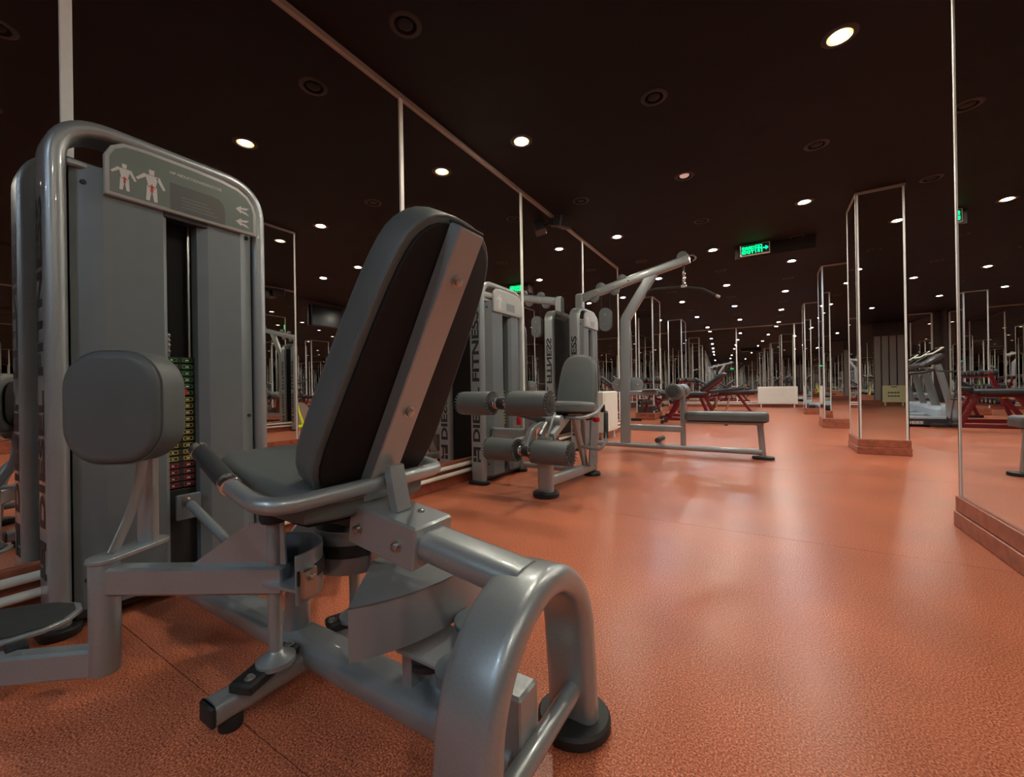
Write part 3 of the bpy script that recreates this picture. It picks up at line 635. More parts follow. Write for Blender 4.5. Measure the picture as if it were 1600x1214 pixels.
# curved sheet cover that swings with the right arm
rc = V((-1.08, .815, 0)); a0, a1 = radians(-39), radians(26)
arc = [rc + V((cos(a0 + (a1 - a0) * i / 24), sin(a0 + (a1 - a0) * i / 24), 0)) * .422 for i in range(25)]
inn = [rc + V((.22 * cos(a0 + (a1 - a0) * i / 8) + .02, .22 * sin(a0 + (a1 - a0) * i / 8) * .55 - .02, 0)) for i in range(9)]
m_ = MB(); n = 25
m_.add([p + V((0, 0, .23)) for p in arc] + [p + V((0, 0, .345)) for p in arc] + [p * 1.0 + (rc - p).normalized() * .004 + V((0, 0, .23)) for p in arc] + [p + (rc - p).normalized() * .004 + V((0, 0, .341)) for p in arc],
       [(i, i + 1, n + i + 1, n + i) for i in range(n - 1)] + [(2 * n + i, 3 * n + i, 3 * n + i + 1, 2 * n + i + 1) for i in range(n - 1)] + [(i, 2 * n + i, 2 * n + i + 1, i + 1) for i in range(n - 1)] + [(0, n, 3 * n, 2 * n), (n - 1, 3 * n - 1, 4 * n - 1, 2 * n - 1)])
cv = m_.build('guard_wall', 'sheet', ab)
top = arc + inn[::-1]
MB().loft([[p + V((0, 0, .341)) for p in top], [p + V((0, 0, .345)) for p in top]], True, True).build('guard_top', 'sheet', cv, 20)
MB().box(-.92, -.80, .745, .80, .285, .341, .004).build('guard_arm', 'paint', cv)
# pulleys below the guard
for (x, y, z0, z1, r, m) in ((-.600, .80, .225, .25, .058, 'panel'), (-.545, .66, .205, .235, .05, 'panel'), (-.70, .74, .15, .19, .062, 'dark'), (-.66, .735, .115, .15, .03, 'paint')):
    MB().lathe((x, y, z0), (0, 0, 1), [(0, r * .9), (.003, r), ((z1 - z0) * .4, r), ((z1 - z0) * .5, r * .86), ((z1 - z0) * .6, r), (z1 - z0 - .003, r), (z1 - z0, r * .9)], 28).build('cable_pulley', m, ab)
MB().box(-.74, -.48, Y0 - .03, Y0 + .11, .192, .204, .003).build('pulley_plate', 'paint', ab)
for a in ((-.57, -.53, Y0 - .055, Y0 - .02, .11, .20), (-.73, -.70, Y0 - .02, Y0 + .04, .11, .195)): MB().box(*a, .003).build('pulley_bracket', 'paint', ab)
# link rod from the tower to the drums
m_ = MB(); m_.cyl((-1.96, .72, .36), (-1.45, .72, .20), .017, n=14); m_.build('cable_tube', 'paint', ab)
m_ = MB(); m_.box(-1.99, -1.975, .68, .76, .30, .40, .003); m_.build('tube_mount', 'panel', ab)
m_ = MB(); bolt(m_, (-1.975, .712, .378), (1, 0, 0), .01, .01); m_.build('mount_bolt', 'steel', ab)

# ------------------------------------------------------------------ leg extension machine
le = thing('leg_extension_machine', 'grey leg extension machine with paired roller pads, second weight tower along the mirror wall', 'exercise machine', (-1.6, 3.0, 0))
tower(le, -2.0, 3.14, 1.74, slot=.02, half=.345, stack_top=.80, tags=16)
LX = -1.40
MB().sweep([(LX, 2.73, .03), (LX, 2.73, .44)], rrect(.12, .075, .034, 6), (1, 0, 0)).build('front_post', 'paint', le)
MB().lathe((LX, 2.73, 0), (0, 0, 1), [(0, .092), (.006, .098), (.03, .098), (.036, .09), (.037, .03)], 28).build('rubber_foot', 'black', le)
MB().lathe((LX + .03, 3.60, 0), (0, 0, 1), [(0, .075), (.006, .08), (.024, .08), (.03, .074), (.031, .03)], 28).build('rubber_foot', 'black', le)
MB().sweep([(LX, 2.74, .105), (LX + .03, 3.66, .075)], rrect(.065, .08, .02, 4), (1, 0, 0)).build('base_tube', 'paint', le)
MB().sweep([(-1.98, 3.42, .075), (LX + .02, 3.42, .075)], rrect(.06, .05, .018, 4), (0, 1, 0)).build('link_tube', 'paint', le)
MB().sweep([(-2.0, 2.93, .43), (-1.62, 2.93, .43)], rrect(.06, .085, .012, 3), (0, 1, 0)).build('side_beam', 'paint', le)
for z in (.395, .465):
    m_ = MB(); bolt(m_, (-1.99, 2.90, z), (1, -.4, 0), .011, .01); m_.build('beam_bolt', 'steel', le)
MB().cyl((-1.62, 2.90, .36), (-1.62, 2.90, .64), .048, n=24, bev=.006).build('lever_column', 'paint', le)
MB().cyl((-1.62, 2.90, .34), (-1.62, 2.90, .36), .046, n=20).build('column_bush', 'black', le)
k_ = MB().cyl((-1.64, 2.86, .405), (-1.70, 2.72, .39), .02, n=14).build('knob_stem', 'paint', le); MB().cyl((-1.70, 2.73, .392), (-1.735, 2.66, .384), .028, n=18, bev=.005).build('pull_knob', 'red', k_)
k_ = MB().cyl((-1.76, 2.96, .56), (-1.76, 2.96, .62), .014, n=12).build('knob_stem', 'steel', le); MB().cyl((-1.76, 2.96, .50), (-1.76, 2.96, .565), .022, n=16, bev=.004).build('pull_knob', 'red', k_)
# seat and backrest
def tilt_pad(name, outline, o, ex, ey, t, parent, rnd=.028):
    ex, ey = V(ex).normalized(), V(ey).normalized(); ez = ex.cross(ey)
    p = MB().slab(outline, o, ex, ey, ez, t, .012, rnd, 4).build(name, 'vinyl', parent)
    pt = [V(o) + ex * x + ey * y + ez * (t * .62) for x, y in inset(outline, -.0006)]
    MB().sweep(pt + [pt[0]], circle(.0025, 5), None, False).build('edge_piping', 'vinyl', p)
    return p
so = smooth_outline([(-.19, -.24), (.19, -.24), (.20, .20), (.16, .25), (-.16, .25), (-.20, .20)], 2)
sp_ = tilt_pad('seat_pad', so, (-1.42, 3.13, .605), (1, 0, 0), (0, .99, -.06), .085, le)
MB().slab(inset(so, .02), (-1.42, 3.13, .592), (1, 0, 0), (0, .99, -.06), (0, .06, .99), .014, 0).build('seat_board', 'board', sp_)
bo = smooth_outline([(-.17, -.02), (.17, -.02), (.188, .15), (.168, .40), (.13, .505), (.05, .535), (-.05, .535), (-.13, .505), (-.168, .40), (-.188, .15)], 1)
tilt_pad('backrest_pad', bo, (-1.45, 3.45, .575), (1, 0, 0), (0, .26, .97), .07, le) 
MB().frame_box((-1.45, 3.565, .78), (1, 0, 0), (0, .97, -.26), (0, .26, .97), .035, .02, .26, .006).build('back_post', 'paint', le)
MB().box(-1.47, -1.37, 2.92, 3.5, .55, .592, .006).build('seat_rail', 'paint', le)
# slanted seat supports
for dx, y0, z0, y1, z1, nm in ((-.05, 2.74, .44, 2.92, .57, 'seat_strut'), (.05, 2.74, .44, 3.02, .57, 'seat_strut'), (.03, 3.45, .10, 3.20, .56, 'seat_strut'), (.05, 3.62, .08, 3.60, .62, 'rear_strut'), (-.05, 3.62, .08, 3.60, .62, 'rear_strut')):
    MB().sweep([(LX + dx, y0, z0), (LX + dx, y1, z1)], rrect(.038, .06, .010, 3), (1, 0, 0)).build(nm, 'paint', le)
MB().frame_box((-1.385, 2.80, .47), (1, 0, 0), (0, .6, .8), (0, -.8, .6), .008, .16, .042, .004).build('adjuster_plate', 'paint', le)
# shields beside the seat frame
MB().slab([(3.40, .11), (3.6, .11), (3.62, .48), (3.46, .52)], (-1.325, 0, 0), (0, 1, 0), (0, 0, 1), (1, 0, 0), .01, 0).build('side_shield', 'panel', le)
# rollers
for (yy, zz, r, xs) in ((2.32, .705, .083, ((-1.85, -1.59), (-1.445, -1.155))), (2.62, .345, .086, ((-1.835, -1.575), (-1.435, -1.145)))):
    for a, b in xs: roller('roller_pad', (a, yy, zz), (b, yy, zz), r, le)
    ax_ = MB().cyl((xs[0][1] - .02, yy, zz), (xs[1][0] + .02, yy, zz), .026, n=20).build('roller_axle', 'chrome', le)
    for x in (xs[0][1] + .018, xs[1][0] - .018): MB().cyl((x - .014, yy, zz), (x + .014, yy, zz), .036, n=20, bev=.003).build('axle_collar', 'chrome', ax_)
    MB().cyl(((xs[0][1] + xs[1][0]) / 2 - .022, yy, zz), ((xs[0][1] + xs[1][0]) / 2 + .022, yy, zz), .042, n=18, bev=.004).build('axle_hub', 'dark', ax_)
MB().sweep(fillet([(-1.515, 2.34, .69), (-1.50, 2.55, .62), (-1.47, 2.86, .55)], .2, 6), rrect(.045, .04, .01, 3), (1, 0, 0)).build('roller_arm', 'dark', le)
MB().sweep(fillet([(-1.50, 2.62, .36), (-1.49, 2.66, .50), (-1.47, 2.86, .55)], .12, 6), rrect(.045, .04, .01, 3), (1, 0, 0)).build('roller_arm', 'paint', le)
MB().cyl((-1.60, 2.88, .55), (-1.33, 2.88, .55), .045, n=24, bev=.006).build('lever_pivot', 'paint', le)
MB().cyl((-1.50, 2.64, .345), (-1.50, 2.64, .45), .02, n=14).build('shin_link', 'chrome', le)
# hand levers at the right of the seat
h_ = MB().tube(fillet([(-1.40, 2.98, .575), (-1.21, 3.02, .565), (-1.15, 3.14, .60), (-1.14, 3.26, .66)], .08, 6), .014, 12).build('seat_handle', 'paint', le)
MB().cyl((-1.14, 3.26, .66), (-1.14, 3.27, .60), .02, n=14, bev=.004).build('handle_knob', 'dark', h_)
h_ = MB().tube(fillet([(-1.36, 3.32, .30), (-1.19, 3.32, .28), (-1.15, 3.36, .34), (-1.16, 3.40, .56)], .05, 6), .014, 12).build('adjuster_lever', 'paint', le)
MB().cyl((-1.153, 3.372, .37), (-1.163, 3.408, .585), .02, n=16, bev=.004).build('lever_grip', 'grip', h_); MB().cyl((-1.163, 3.408, .585), (-1.164, 3.412, .60), .017, n=14).build('lever_end', 'chrome', h_)
k_ = MB().cyl((-1.30, 3.30, .53), (-1.22, 3.28, .535), .01, n=10).build('knob_stem', 'steel', le); MB().cyl((-1.22, 3.28, .535), (-1.18, 3.27, .537), .022, n=16, bev=.004).build('pull_knob', 'red', k_)
m_ = MB()
for i in range(14): m_.frame_box((-1.43, 2.86 + .012 * i, .56 - .018 * i), (1, 0, 0), (0, 1, 0), (0, 0, 1), .03, .004, .006)
m_.build('adjuster_teeth', 'black', le)['kind'] = 'stuff'

# ------------------------------------------------------------------ lat pulldown machine
YL = 5.20
la = thing('lat_pulldown_machine', 'grey lat pulldown machine with high arm, hanging bar and flat seat', 'exercise machine', (-1.0, YL, 0))
tower(la, -2.0, 5.25, 1.86, slot=.02, half=.345, stack_top=.9, tags=16)
MB().sweep([(-2.0, YL, .075), (-.04, YL, .075)], rrect(.075, .06, .024, 5), (0, 1, 0)).build('base_rail', 'paint', la)
MB().sweep(fillet([(-1.52, YL, .10), (-1.50, YL, 1.66), (-1.15, YL, 2.20)], .10, 8), rrect(.065, .125, .014, 4), (0, 1, 0)).build('main_post', 'paint', la)
MB().sweep([(-2.13, YL, 1.995), (-.735, YL, 2.30)], rrect(.075, .105, .018, 4), (0, 1, 0)).build('top_arm', 'paint', la)
ad = V((1.395, 0, .305)).normalized(); au = V((-ad.z, 0, ad.x))
def arm(s, h, dy=0): return V((-2.13, YL + dy, 1.995)) + ad * s + au * h
for s_, h in ((.33, .05), (.50, -.05), (.22, -.05), (.62, .05), (1.36, .05)):
    c = arm(s_, h); MB().cyl(c + V((0, -.016, 0)), c + V((0, .016, 0)), .062, n=28, bev=.003).build('arm_pulley', 'panel', la)
for s_ in (.1, .3, .5, .7, 1.33):
    m_ = MB(); bolt(m_, arm(s_, 0, -.038), (0, -1, 0), .011, .01); m_.build('arm_bolt', 'steel', la)
m_ = MB(); m_.frame_box((-2.11, YL, 1.93), (1, 0, 0), (0, 1, 0), (0, 0, 1), .05, .05, .14, .02); m_.build('arm_mount', 'paint', la)
ch = MB(); tip = arm(1.395, .0)
hk = MB().tube(fillet([tip + V((0, 0, .02)), tip + V((.06, 0, .05)), tip + V((.11, 0, .0)), tip + V((.07, 0, -.03))], .04, 6), .008, 8).build('cable_hook', 'steel', la)
cz = 2.155
for i in range(6):
    z = cz - i * .029; path = [V((-.80, YL, z)) + (V((.014 * cos(t), 0, .024 * sin(t))) if i % 2 else V((0.004 * cos(t), .014 * cos(t), .024 * sin(t)))) for t in [2 * pi * j / 12 for j in range(13)]]
    MB().tube(path, .005, 6, False).build('chain_link', 'chrome', la)
MB().cyl((-.80, YL, 2.29), (-.80, YL, 2.175), .012, n=8).build('cable', 'black', la)
MB().box(-.83, -.77, YL - .02, YL + .02, 1.965, 2.0, .006).build('bar_clamp', 'steel', la)
MB().tube(fillet([(-1.32, YL, 1.90), (-1.18, YL, 2.00), (-.80, YL, 1.975), (-.60, YL, 1.925), (-.44, YL, 1.815)], .12, 6), .014, 12).build('pull_bar', 'grip', la)
MB().cyl((-.46, YL, 1.829), (-.425, YL, 1.805), .017, n=14, bev=.003).build('bar_end', 'steel', la)
pc = []
for dy in (-.03, .03):
    MB().slab(rrect(.155, .30, .075, 8), (-1.755, YL + dy, 1.685), (1, 0, 0), (0, 0, 1), (0, -1, 0), .006, 0).build('pulley_cover', 'panel', la)
for z in (1.62, 1.75):
    MB().cyl((-1.755, YL - .028, z), (-1.755, YL + .022, z), .05, n=24).build('floating_pulley', 'dark', la); m_ = MB(); bolt(m_, (-1.755, YL - .036, z), (0, -1, 0), .01, .008); m_.build('pulley_bolt', 'steel', la)
for x in (-1.81, -1.70): MB().cyl((x, YL, 1.72), (x, YL, 2.06), .004, n=6).build('cable', 'black', la)
MB().sweep([(-.835, YL, .10), (-.835, YL, .77)], rrect(.058, .05, .012, 3), (1, 0, 0)).build('thigh_post', 'paint', la)
MB().sweep([(-1.50, YL, .30), (-.84, YL, .295)], rrect(.055, .075, .012, 3), (0, 1, 0)).build('middle_beam', 'paint', la)
MB().sweep([(-.85, YL, .385), (-.02, YL, .385)], rrect(.055, .04, .01, 3), (0, 1, 0)).build('seat_beam', 'paint', la)
MB().sweep([(-.055, YL, .38), (-.03, YL, .03)], rrect(.06, .05, .012, 3), (1, 0, 0)).build('front_leg', 'paint', la)
MB().slab(rrect(.21, .13, .06, 8), (-.03, YL, 0), (1, 0, 0), (0, 1, 0), (0, 0, 1), .03, .006).build('rubber_foot', 'black', la)
se = tilt_pad('seat_pad', rrect(.83, .30, .05, 5), (-.385, YL, .41), (1, 0, 0), (0, 1, 0), .098, la, .03)
MB().slab(rrect(.79, .26, .04, 4), (-.385, YL, .402), (1, 0, 0), (0, 1, 0), (0, 0, 1), .01, 0).build('seat_board', 'board', se)
for sy in (-1, 1): roller('thigh_roller', (-.885, YL + sy * .045, .735), (-.885, YL + sy * .34, .745), .088, la)
MB().cyl((-.885, YL - .05, .737), (-.885, YL + .05, .737), .022, n=14).build('roller_axle', 'chrome', la)
MB().frame_box((-.86, YL, .74), (1, 0, 0), (0, 1, 0), (0, 0, 1), .045, .03, .03, .006).build('roller_bracket', 'paint', la)
MB().cyl((-1.10, YL - .16, .165), (-1.10, YL + .16, .165), .03, n=18, bev=.004).build('foot_bar', 'grip', la)
MB().cyl((-1.10, YL, .10), (-1.10, YL, .16), .018, n=12).build('foot_bar_stem', 'paint', la)
MB().slab(rrect(.40, .17, .08, 8), (-1.50, YL + .05, .83), (1, 0, 0), (0, 0, 1), (0, -1, 0), .012, .003).build('pulley_side_plate', 'paint', la)
for dx in (-.13, .13):
    m_ = MB(); bolt(m_, (-1.50 + dx, YL + .037, .83), (0, -1, 0), .011, .01); m_.build('plate_bolt', 'steel', la)
MB().box(-1.46, -1.12, YL - .03, YL + .03, .70, .755, .006).build('knee_arm', 'paint', la); MB().box(-1.30, -1.12, YL - .12, YL + .12, .755, .775, .006).build('knee_plate', 'panel', la)

M['benchpad'] = mat('black_bench_vinyl', (0.012, 0.014, 0.018), 0.5, bump=0.2, bscale=500)
# ------------------------------------------------------------------ radiators, signs and fixtures
def radiator(o, ax, L_, label):
    """o: floor point below the near lower corner of the front; ax: direction along the front; front faces the room on its right-hand side"""
    ax = V(ax).normalized(); n = V((ax.y, -ax.x, 0)); o = V(o)
    t = thing('radiator', label, 'radiator', o)
    MB().frame_box(o + ax * L_ / 2 - n * .05 + V((0, 0, .43)), ax, n, (0, 0, 1), L_ / 2, .05, .31, .012).build('casing', 'white', t)
    MB().frame_box(o + ax * L_ / 2 + n * .002 + V((0, 0, .43)), ax, n, (0, 0, 1), L_ / 2 - .05, .003, .265, .004).build('front_panel', 'white', t)
    m_ = MB()
    k = int(L_ / .05)
    for i in range(k): m_.frame_box(o + ax * (.03 + i * (L_ - .06) / max(1, k - 1)) - n * .05 + V((0, 0, .743)), ax, n, (0, 0, 1), .008, .04, .004)
    m_.build('top_grille', 'strip', t)['kind'] = 'stuff'
    for s_ in (.10, L_ - .10):
        MB().sweep([o + ax * s_ - n * .05 + V((0, 0, .13)), o + ax * s_ - n * .045, ], rrect(.035, .05, .01, 3), ax).build('leg', 'white', t)
    MB().cyl(o + ax * (L_ - .0) - n * .05 + V((0, 0, .20)), o + ax * (L_ + .05) - n * .05 + V((0, 0, .20)), .018, n=12).build('valve', 'steel', t)
    return t
radiator((-2.05, 5.90, 0), (0, 1, 0), .70, 'white radiator on short legs against the left mirror wall behind the pulldown tower')
fa, fb = far(-.24, -.18), far(.96, -.18)
radiator((fa[0], fa[1], 0), (fb[0] - fa[0], fb[1] - fa[1], 0), 1.2, 'long white radiator on short legs below the mirrored end wall')

ex = thing('exit_sign', 'glowing green emergency exit sign with arrow hanging from the dark ceiling', 'exit sign', (-.10, 7.32, 2.80))
MB().box(-.30, .09, 7.305, 7.345, 2.80, 2.965, .004).build('sign_case', 'white', ex)
MB().box(-.290, .080, 7.301, 7.306, 2.812, 2.953).build('sign_face', 'sign_dark', ex, smooth=False)
text_mesh('exit_lettering', '安全出口', (-.278, 7.301, 2.885), (1, 0, 0), (0, 0, 1), .056, .165, 'led_green', ex, .03)
text_mesh('exit_lettering', 'EXIT', (-.278, 7.301, 2.825), (1, 0, 0), (0, 0, 1), .048, .165, 'led_green', ex, .03)
m_ = MB(); m_.box(-.10, -.09, 7.2990, 7.3005, 2.825, 2.94); m_.box(-.10, -.01, 7.2990, 7.3005, 2.931, 2.94); m_.box(-.02, -.01, 7.2990, 7.3005, 2.825, 2.94)
m_.build('door_symbol', 'led_green', ex, smooth=False)
m_ = MB(); body_icon(m_, (-.055, 7.2995, 2.872), (1, 0, 0), (0, 0, 1), .085); m_.build('running_figure', 'led_green', ex, smooth=False)
m_ = MB(); m_.box(.002, .04, 7.2990, 7.3005, 2.874, 2.892); m_.add([(.034, 7.2995, 2.85), (.034, 7.2995, 2.916), (.072, 7.2995, 2.883)], [(0, 1, 2)]); m_.build('arrow_symbol', 'led_green', ex, smooth=False)
MB().box(-.38, .66, 7.44, 7.62, 2.80, HC, .004).build('mounting_box', 'ceiling', ex)
for x in (-.2, 0): MB().cyl((x, 7.325, 2.96), (x, 7.325, HC), .006, n=8).build('hanger_rod', 'dark', ex)

sk = thing('wall_speaker', 'small black speaker bracketed where the left mirror wall meets the ceiling', 'speaker', (-2.2, 4.62, 2.78))
MB().frame_box((-2.10, 4.66, 2.855), (.9, -.35, -.25), (.36, .93, 0), (.23, -.09, .97), .07, .10, .07, .012).build('cabinet', 'dark', sk)
MB().frame_box((-2.036, 4.635, 2.837), (.9, -.35, -.25), (.36, .93, 0), (.23, -.09, .97), .004, .088, .06, .003).build('grille', 'black', sk)
MB().cyl((-2.24, 4.70, 2.90), (-2.15, 4.68, 2.87), .014, n=10).build('wall_bracket', 'dark', sk); MB().box(-2.262, -2.235, 4.66, 4.74, 2.85, 2.94, .004).build('bracket_plate', 'dark', sk)

tv = thing('wall_television', 'black flat television hung high on the far right mirror wall', 'television', (4.58, 6.2, 2.4))
MB().box(4.56, 4.60, 5.78, 6.62, 2.40, 2.90, .006).build('housing', 'dark', tv)
MB().box(4.556, 4.561, 5.795, 6.605, 2.42, 2.885).build('screen', 'screen', tv, smooth=False); MB().box(4.60, 4.65, 6.1, 6.3, 2.55, 2.75, .004).build('wall_mount', 'dark', tv)

# ------------------------------------------------------------------ adjustable benches with dark red frames
def bench(o, rz, label, incline=55, rollers=True):
    t = thing('adjustable_bench', label, 'bench', (o[0], o[1], 0), 'red framed adjustable benches')
    c, s_ = cos(rz), sin(rz)
    def w(x, y, z): return V((o[0] + x * c - y * s_, o[1] + x * s_ + y * c, z))
    U, S, Z = V((c, s_, 0)), V((-s_, c, 0)), V((0, 0, 1))
    MB().sweep([w(-.62, 0, .09), w(.62, 0, .09)], rrect(.05, .07, .01, 3), S).build('floor_rail', 'redpaint', t)
    for x in (-.62, .62):
        MB().sweep([w(x, -.27, .05), w(x, .27, .05)], rrect(.05, .06, .012, 3), U).build('stabiliser', 'black', t)
        for y in (-.25, .25): MB().cyl(w(x, y, 0), w(x, y, .03), .032, n=14).build('rubber_foot', 'black', t)
    MB().sweep([w(-.42, 0, .10), w(-.22, 0, .57)], rrect(.05, .07, .012, 3), S).build('slanted_leg', 'redpaint', t)
    MB().sweep([w(.20, 0, .57), w(.52, 0, .10)], rrect(.05, .07, .012, 3), S).build('slanted_leg', 'redpaint', t)
    MB().sweep([w(-.30, 0, .575), w(.60, 0, .575)], rrect(.06, .05, .012, 3), S).build('top_beam', 'redpaint', t)
    p = MB().slab(rrect(.92, .29, .06, 5), w(.22, 0, .60), U, S, Z, .075, .012, .028, 4).build('seat_pad', 'benchpad', t); MB().slab(rrect(.88, .25, .05, 4), w(.22, 0, .595), U, S, Z, .006, 0).build('pad_board', 'redpaint', p)
    a = radians(incline); d = U * -cos(a) + Z * sin(a); n = U * sin(a) + Z * cos(a)
    p = MB().slab(rrect(.66, .28, .06, 5), w(-.26, 0, .64) + d * .36, d, S if True else S, n * (1 if d.cross(S).dot(n) > 0 else 1), .07, .012, .026, 4).build('back_pad', 'benchpad', t)
    MB().sweep([w(-.26, 0, .60) + d * .02 - n * .02, w(-.26, 0, .60) + d * .60 - n * .02], rrect(.05, .04, .01, 3), S).build('back_beam', 'redpaint', t)
    br = MB().sweep([w(-.58, 0, .14), w(-.26, 0, .60) + d * .42 - n * .03], rrect(.035, .035, .008, 3), S).build('adjuster_strut', 'chrome', t)
    MB().cyl(w(-.42, -.05, .32), w(-.42, -.11, .32), .022, n=14, bev=.004).build('adjuster_knob', 'lime' if False else 'tag_yellow', t)
    MB().cyl(w(.10, -.05, .55), w(.10, -.11, .55), .022, n=14, bev=.004).build('adjuster_knob', 'tag_yellow', t)
    if rollers:
        MB().sweep([w(.60, 0, .57), w(.74, 0, .42), w(.78, 0, .30)], rrect(.045, .045, .01, 3), S).build('leg_beam', 'redpaint', t)
        for z, x in ((.66, .70), (.33, .80)):
            MB().cyl(w(x, -.26, z), w(x, .26, z), .012, n=10).build('roller_axle', 'chrome', t)
            for y in (-.16, .16): MB().cyl(w(x, y - .085, z), w(x, y + .085, z), .058, n=20, bev=.012).build('foam_roller', 'grip', t)
    return t
bench((-1.30, 9.55), pi, 'red framed bench with dark pad lying level, right behind the pulldown seat', 6)
bench((-1.55, 10.75), pi * .93, 'red framed bench with raised back pad beside the left pillar and dumbbell rack', 38)
bench((-.85, 12.6), .06, 'red framed bench farthest from the camera, towards the end wall', 30, False)

# ------------------------------------------------------------------ dumbbell rack and dumbbells
def dumbbell(c, ax, r, L_, label):
    c, ax = V(c), V(ax).normalized(); t = thing('dumbbell', label, 'dumbbell', c - V((0, 0, r)), 'dumbbells on the racks')
    MB().cyl(c - ax * L_ * .3, c + ax * L_ * .3, .015, n=10).build('handle', 'chrome', t)
    for s_ in (-1, 1):
        h = MB().lathe(c + ax * (s_ * L_ * .24), ax * s_, [(0, r * .75), (.006, r), (L_ * .24, r), (L_ * .26, r * .8)], 12).build('weight_head', 'black', t)
        MB().lathe(c + ax * (s_ * L_ * .5), ax * s_, [(-.002, r * .55), (.002, r * .55), (.003, r * .4)], 12).build('head_cap', 'steel', h)
def db_rack(o, rz, L_, label, nper, where):
    t = thing('dumbbell_rack', label, 'dumbbell rack', (o[0], o[1], 0))
    c, s_ = cos(rz), sin(rz)
    def w(x, y, z): return V((o[0] + x * c - y * s_, o[1] + x * s_ + y * c, z))
    U, S, Z = V((c, s_, 0)), V((-s_, c, 0)), V((0, 0, 1))
    for x in (-L_ / 2, L_ / 2):
        MB().sweep([w(x, .20, .04), w(x, -.10, .98)], rrect(.05, .06, .01, 3), U).build('side_frame', 'redpaint', t)
        MB().sweep([w(x, -.28, .04), w(x, .28, .04)], rrect(.05, .06, .01, 3), U).build('foot', 'black', t)
    for k, (y, z) in enumerate(((.13, .34), (.02, .62), (-.08, .90))):
        tn = V((0, 0, 0)) + S * .86 - Z * .5
        for q in (-.075, .075): MB().sweep([w(-L_ / 2, y, z) + (S * q), w(L_ / 2, y, z) + (S * q)], rrect(.03, .025, .006, 2), Z).build('shelf_rail', 'redpaint', t)
        for i in range(nper):
            r = .052 + .012 * k * 0 + .004 * ((i + k) % 3)
            dumbbell(w(-L_ / 2 + .12 + i * (L_ - .24) / max(1, nper - 1), y, z + .0165 + r), S, r, .26, 'black dumbbell, %s along the %s shelf of the %s' % (ORD[i], ('bottom', 'middle', 'top')[k], where))
    return t
db_rack((-1.95, 12.3), pi / 2, 1.5, 'dark red three tier dumbbell rack behind the left pillar', 8, 'rack behind left pillar')
db_rack((-2.75, 9.1), pi / 2, 1.3, 'dark red dumbbell rack in the recess left of the benches', 7, 'rack in left recess')

# ------------------------------------------------------------------ treadmills and bikes on the right
def treadmill(o, label, flip=1):
    t = thing('treadmill', label, 'treadmill', (o[0], o[1], 0), 'treadmills along the right')
    x0, y0 = o
    def X(a): return x0 + flip * a
    def bx_(a, b, c, d, e, f, bev, nm, m, p=t): return MB().box(min(X(a), X(b)), max(X(a), X(b)), y0 + c, y0 + d, e, f, bev).build(nm, m, p)
    bx_(-.95, .95, -.42, .42, .03, .14, .01, 'base_frame', 'dark')
    bx_(-.95, .60, -.42, -.30, .14, .20, .012, 'side_rail', 'bluegrey'); bx_(-.95, .60, .30, .42, .14, .20, .012, 'side_rail', 'bluegrey')
    bx_(-.93, .60, -.30, .30, .14, .178, .008, 'running_belt', 'black')
    bx_(.50, .98, -.40, .40, .14, .36, .05, 'motor_hood', 'bluegrey')
    for sy in (-1, 1):
        MB().sweep([(X(.72), y0 + sy * .40, .08), (X(.50), y0 + sy * .40, 1.12)], rrect(.10, .05, .02, 3), (1, 0, 0)).build('upright', 'panel', t)
        MB().sweep(fillet([(X(.52), y0 + sy * .38, 1.05), (X(.30), y0 + sy * .38, .98), (X(-.05), y0 + sy * .38, .96)], .08, 4), circle(.025, 12), None).build('handrail', 'dark', t)
        MB().cyl((X(-.90), y0 + sy * .36, 0), (X(-.90), y0 + sy * .36, .035), .04, n=14).build('rubber_foot', 'black', t); MB().cyl((X(.85), y0 + sy * .36, 0), (X(.85), y0 + sy * .36, .035), .04, n=14).build('rubber_foot', 'black', t)
    cs = MB().frame_box((X(.46), y0, 1.20), (flip * .8, 0, .6), (0, 1, 0), (-flip * .6, 0, .8), .16, .42, .05, .03).build('console', 'dark', t)
    MB().frame_box((X(.46) - flip * .031, y0, 1.242), (flip * .8, 0, .6), (0, 1, 0), (-flip * .6, 0, .8), .11, .18, .004, .002).build('display', 'screen', cs)
    bt = MB().frame_box((X(.56), y0, 1.38), (flip * .8, 0, .6), (0, 1, 0), (-flip * .6, 0, .8), .10, .20, .012, .006).build('tablet_frame', 'white', t); MB().frame_box((X(.56) - flip * .009, y0, 1.392), (flip * .8, 0, .6), (0, 1, 0), (-flip * .6, 0, .8), .075, .17, .003, 0).build('tablet_screen', 'screen', bt)
    text_mesh('maker_lettering', 'DIESEL FITNESS', (min(X(-.9), X(.9)) + .45, y0 - .42, .055), (1, 0, 0), (0, 0, 1), .05, .75, 'placard_light', t, .03)
    return t
treadmill((2.12, 10.62), 'treadmill seen between the pillars, nearest of the row on the right')
treadmill((2.25, 11.85), 'treadmill in the row on the right, just behind the nearest treadmill')
treadmill((2.35, 13.05), 'treadmill in the row on the right, third one from the camera')
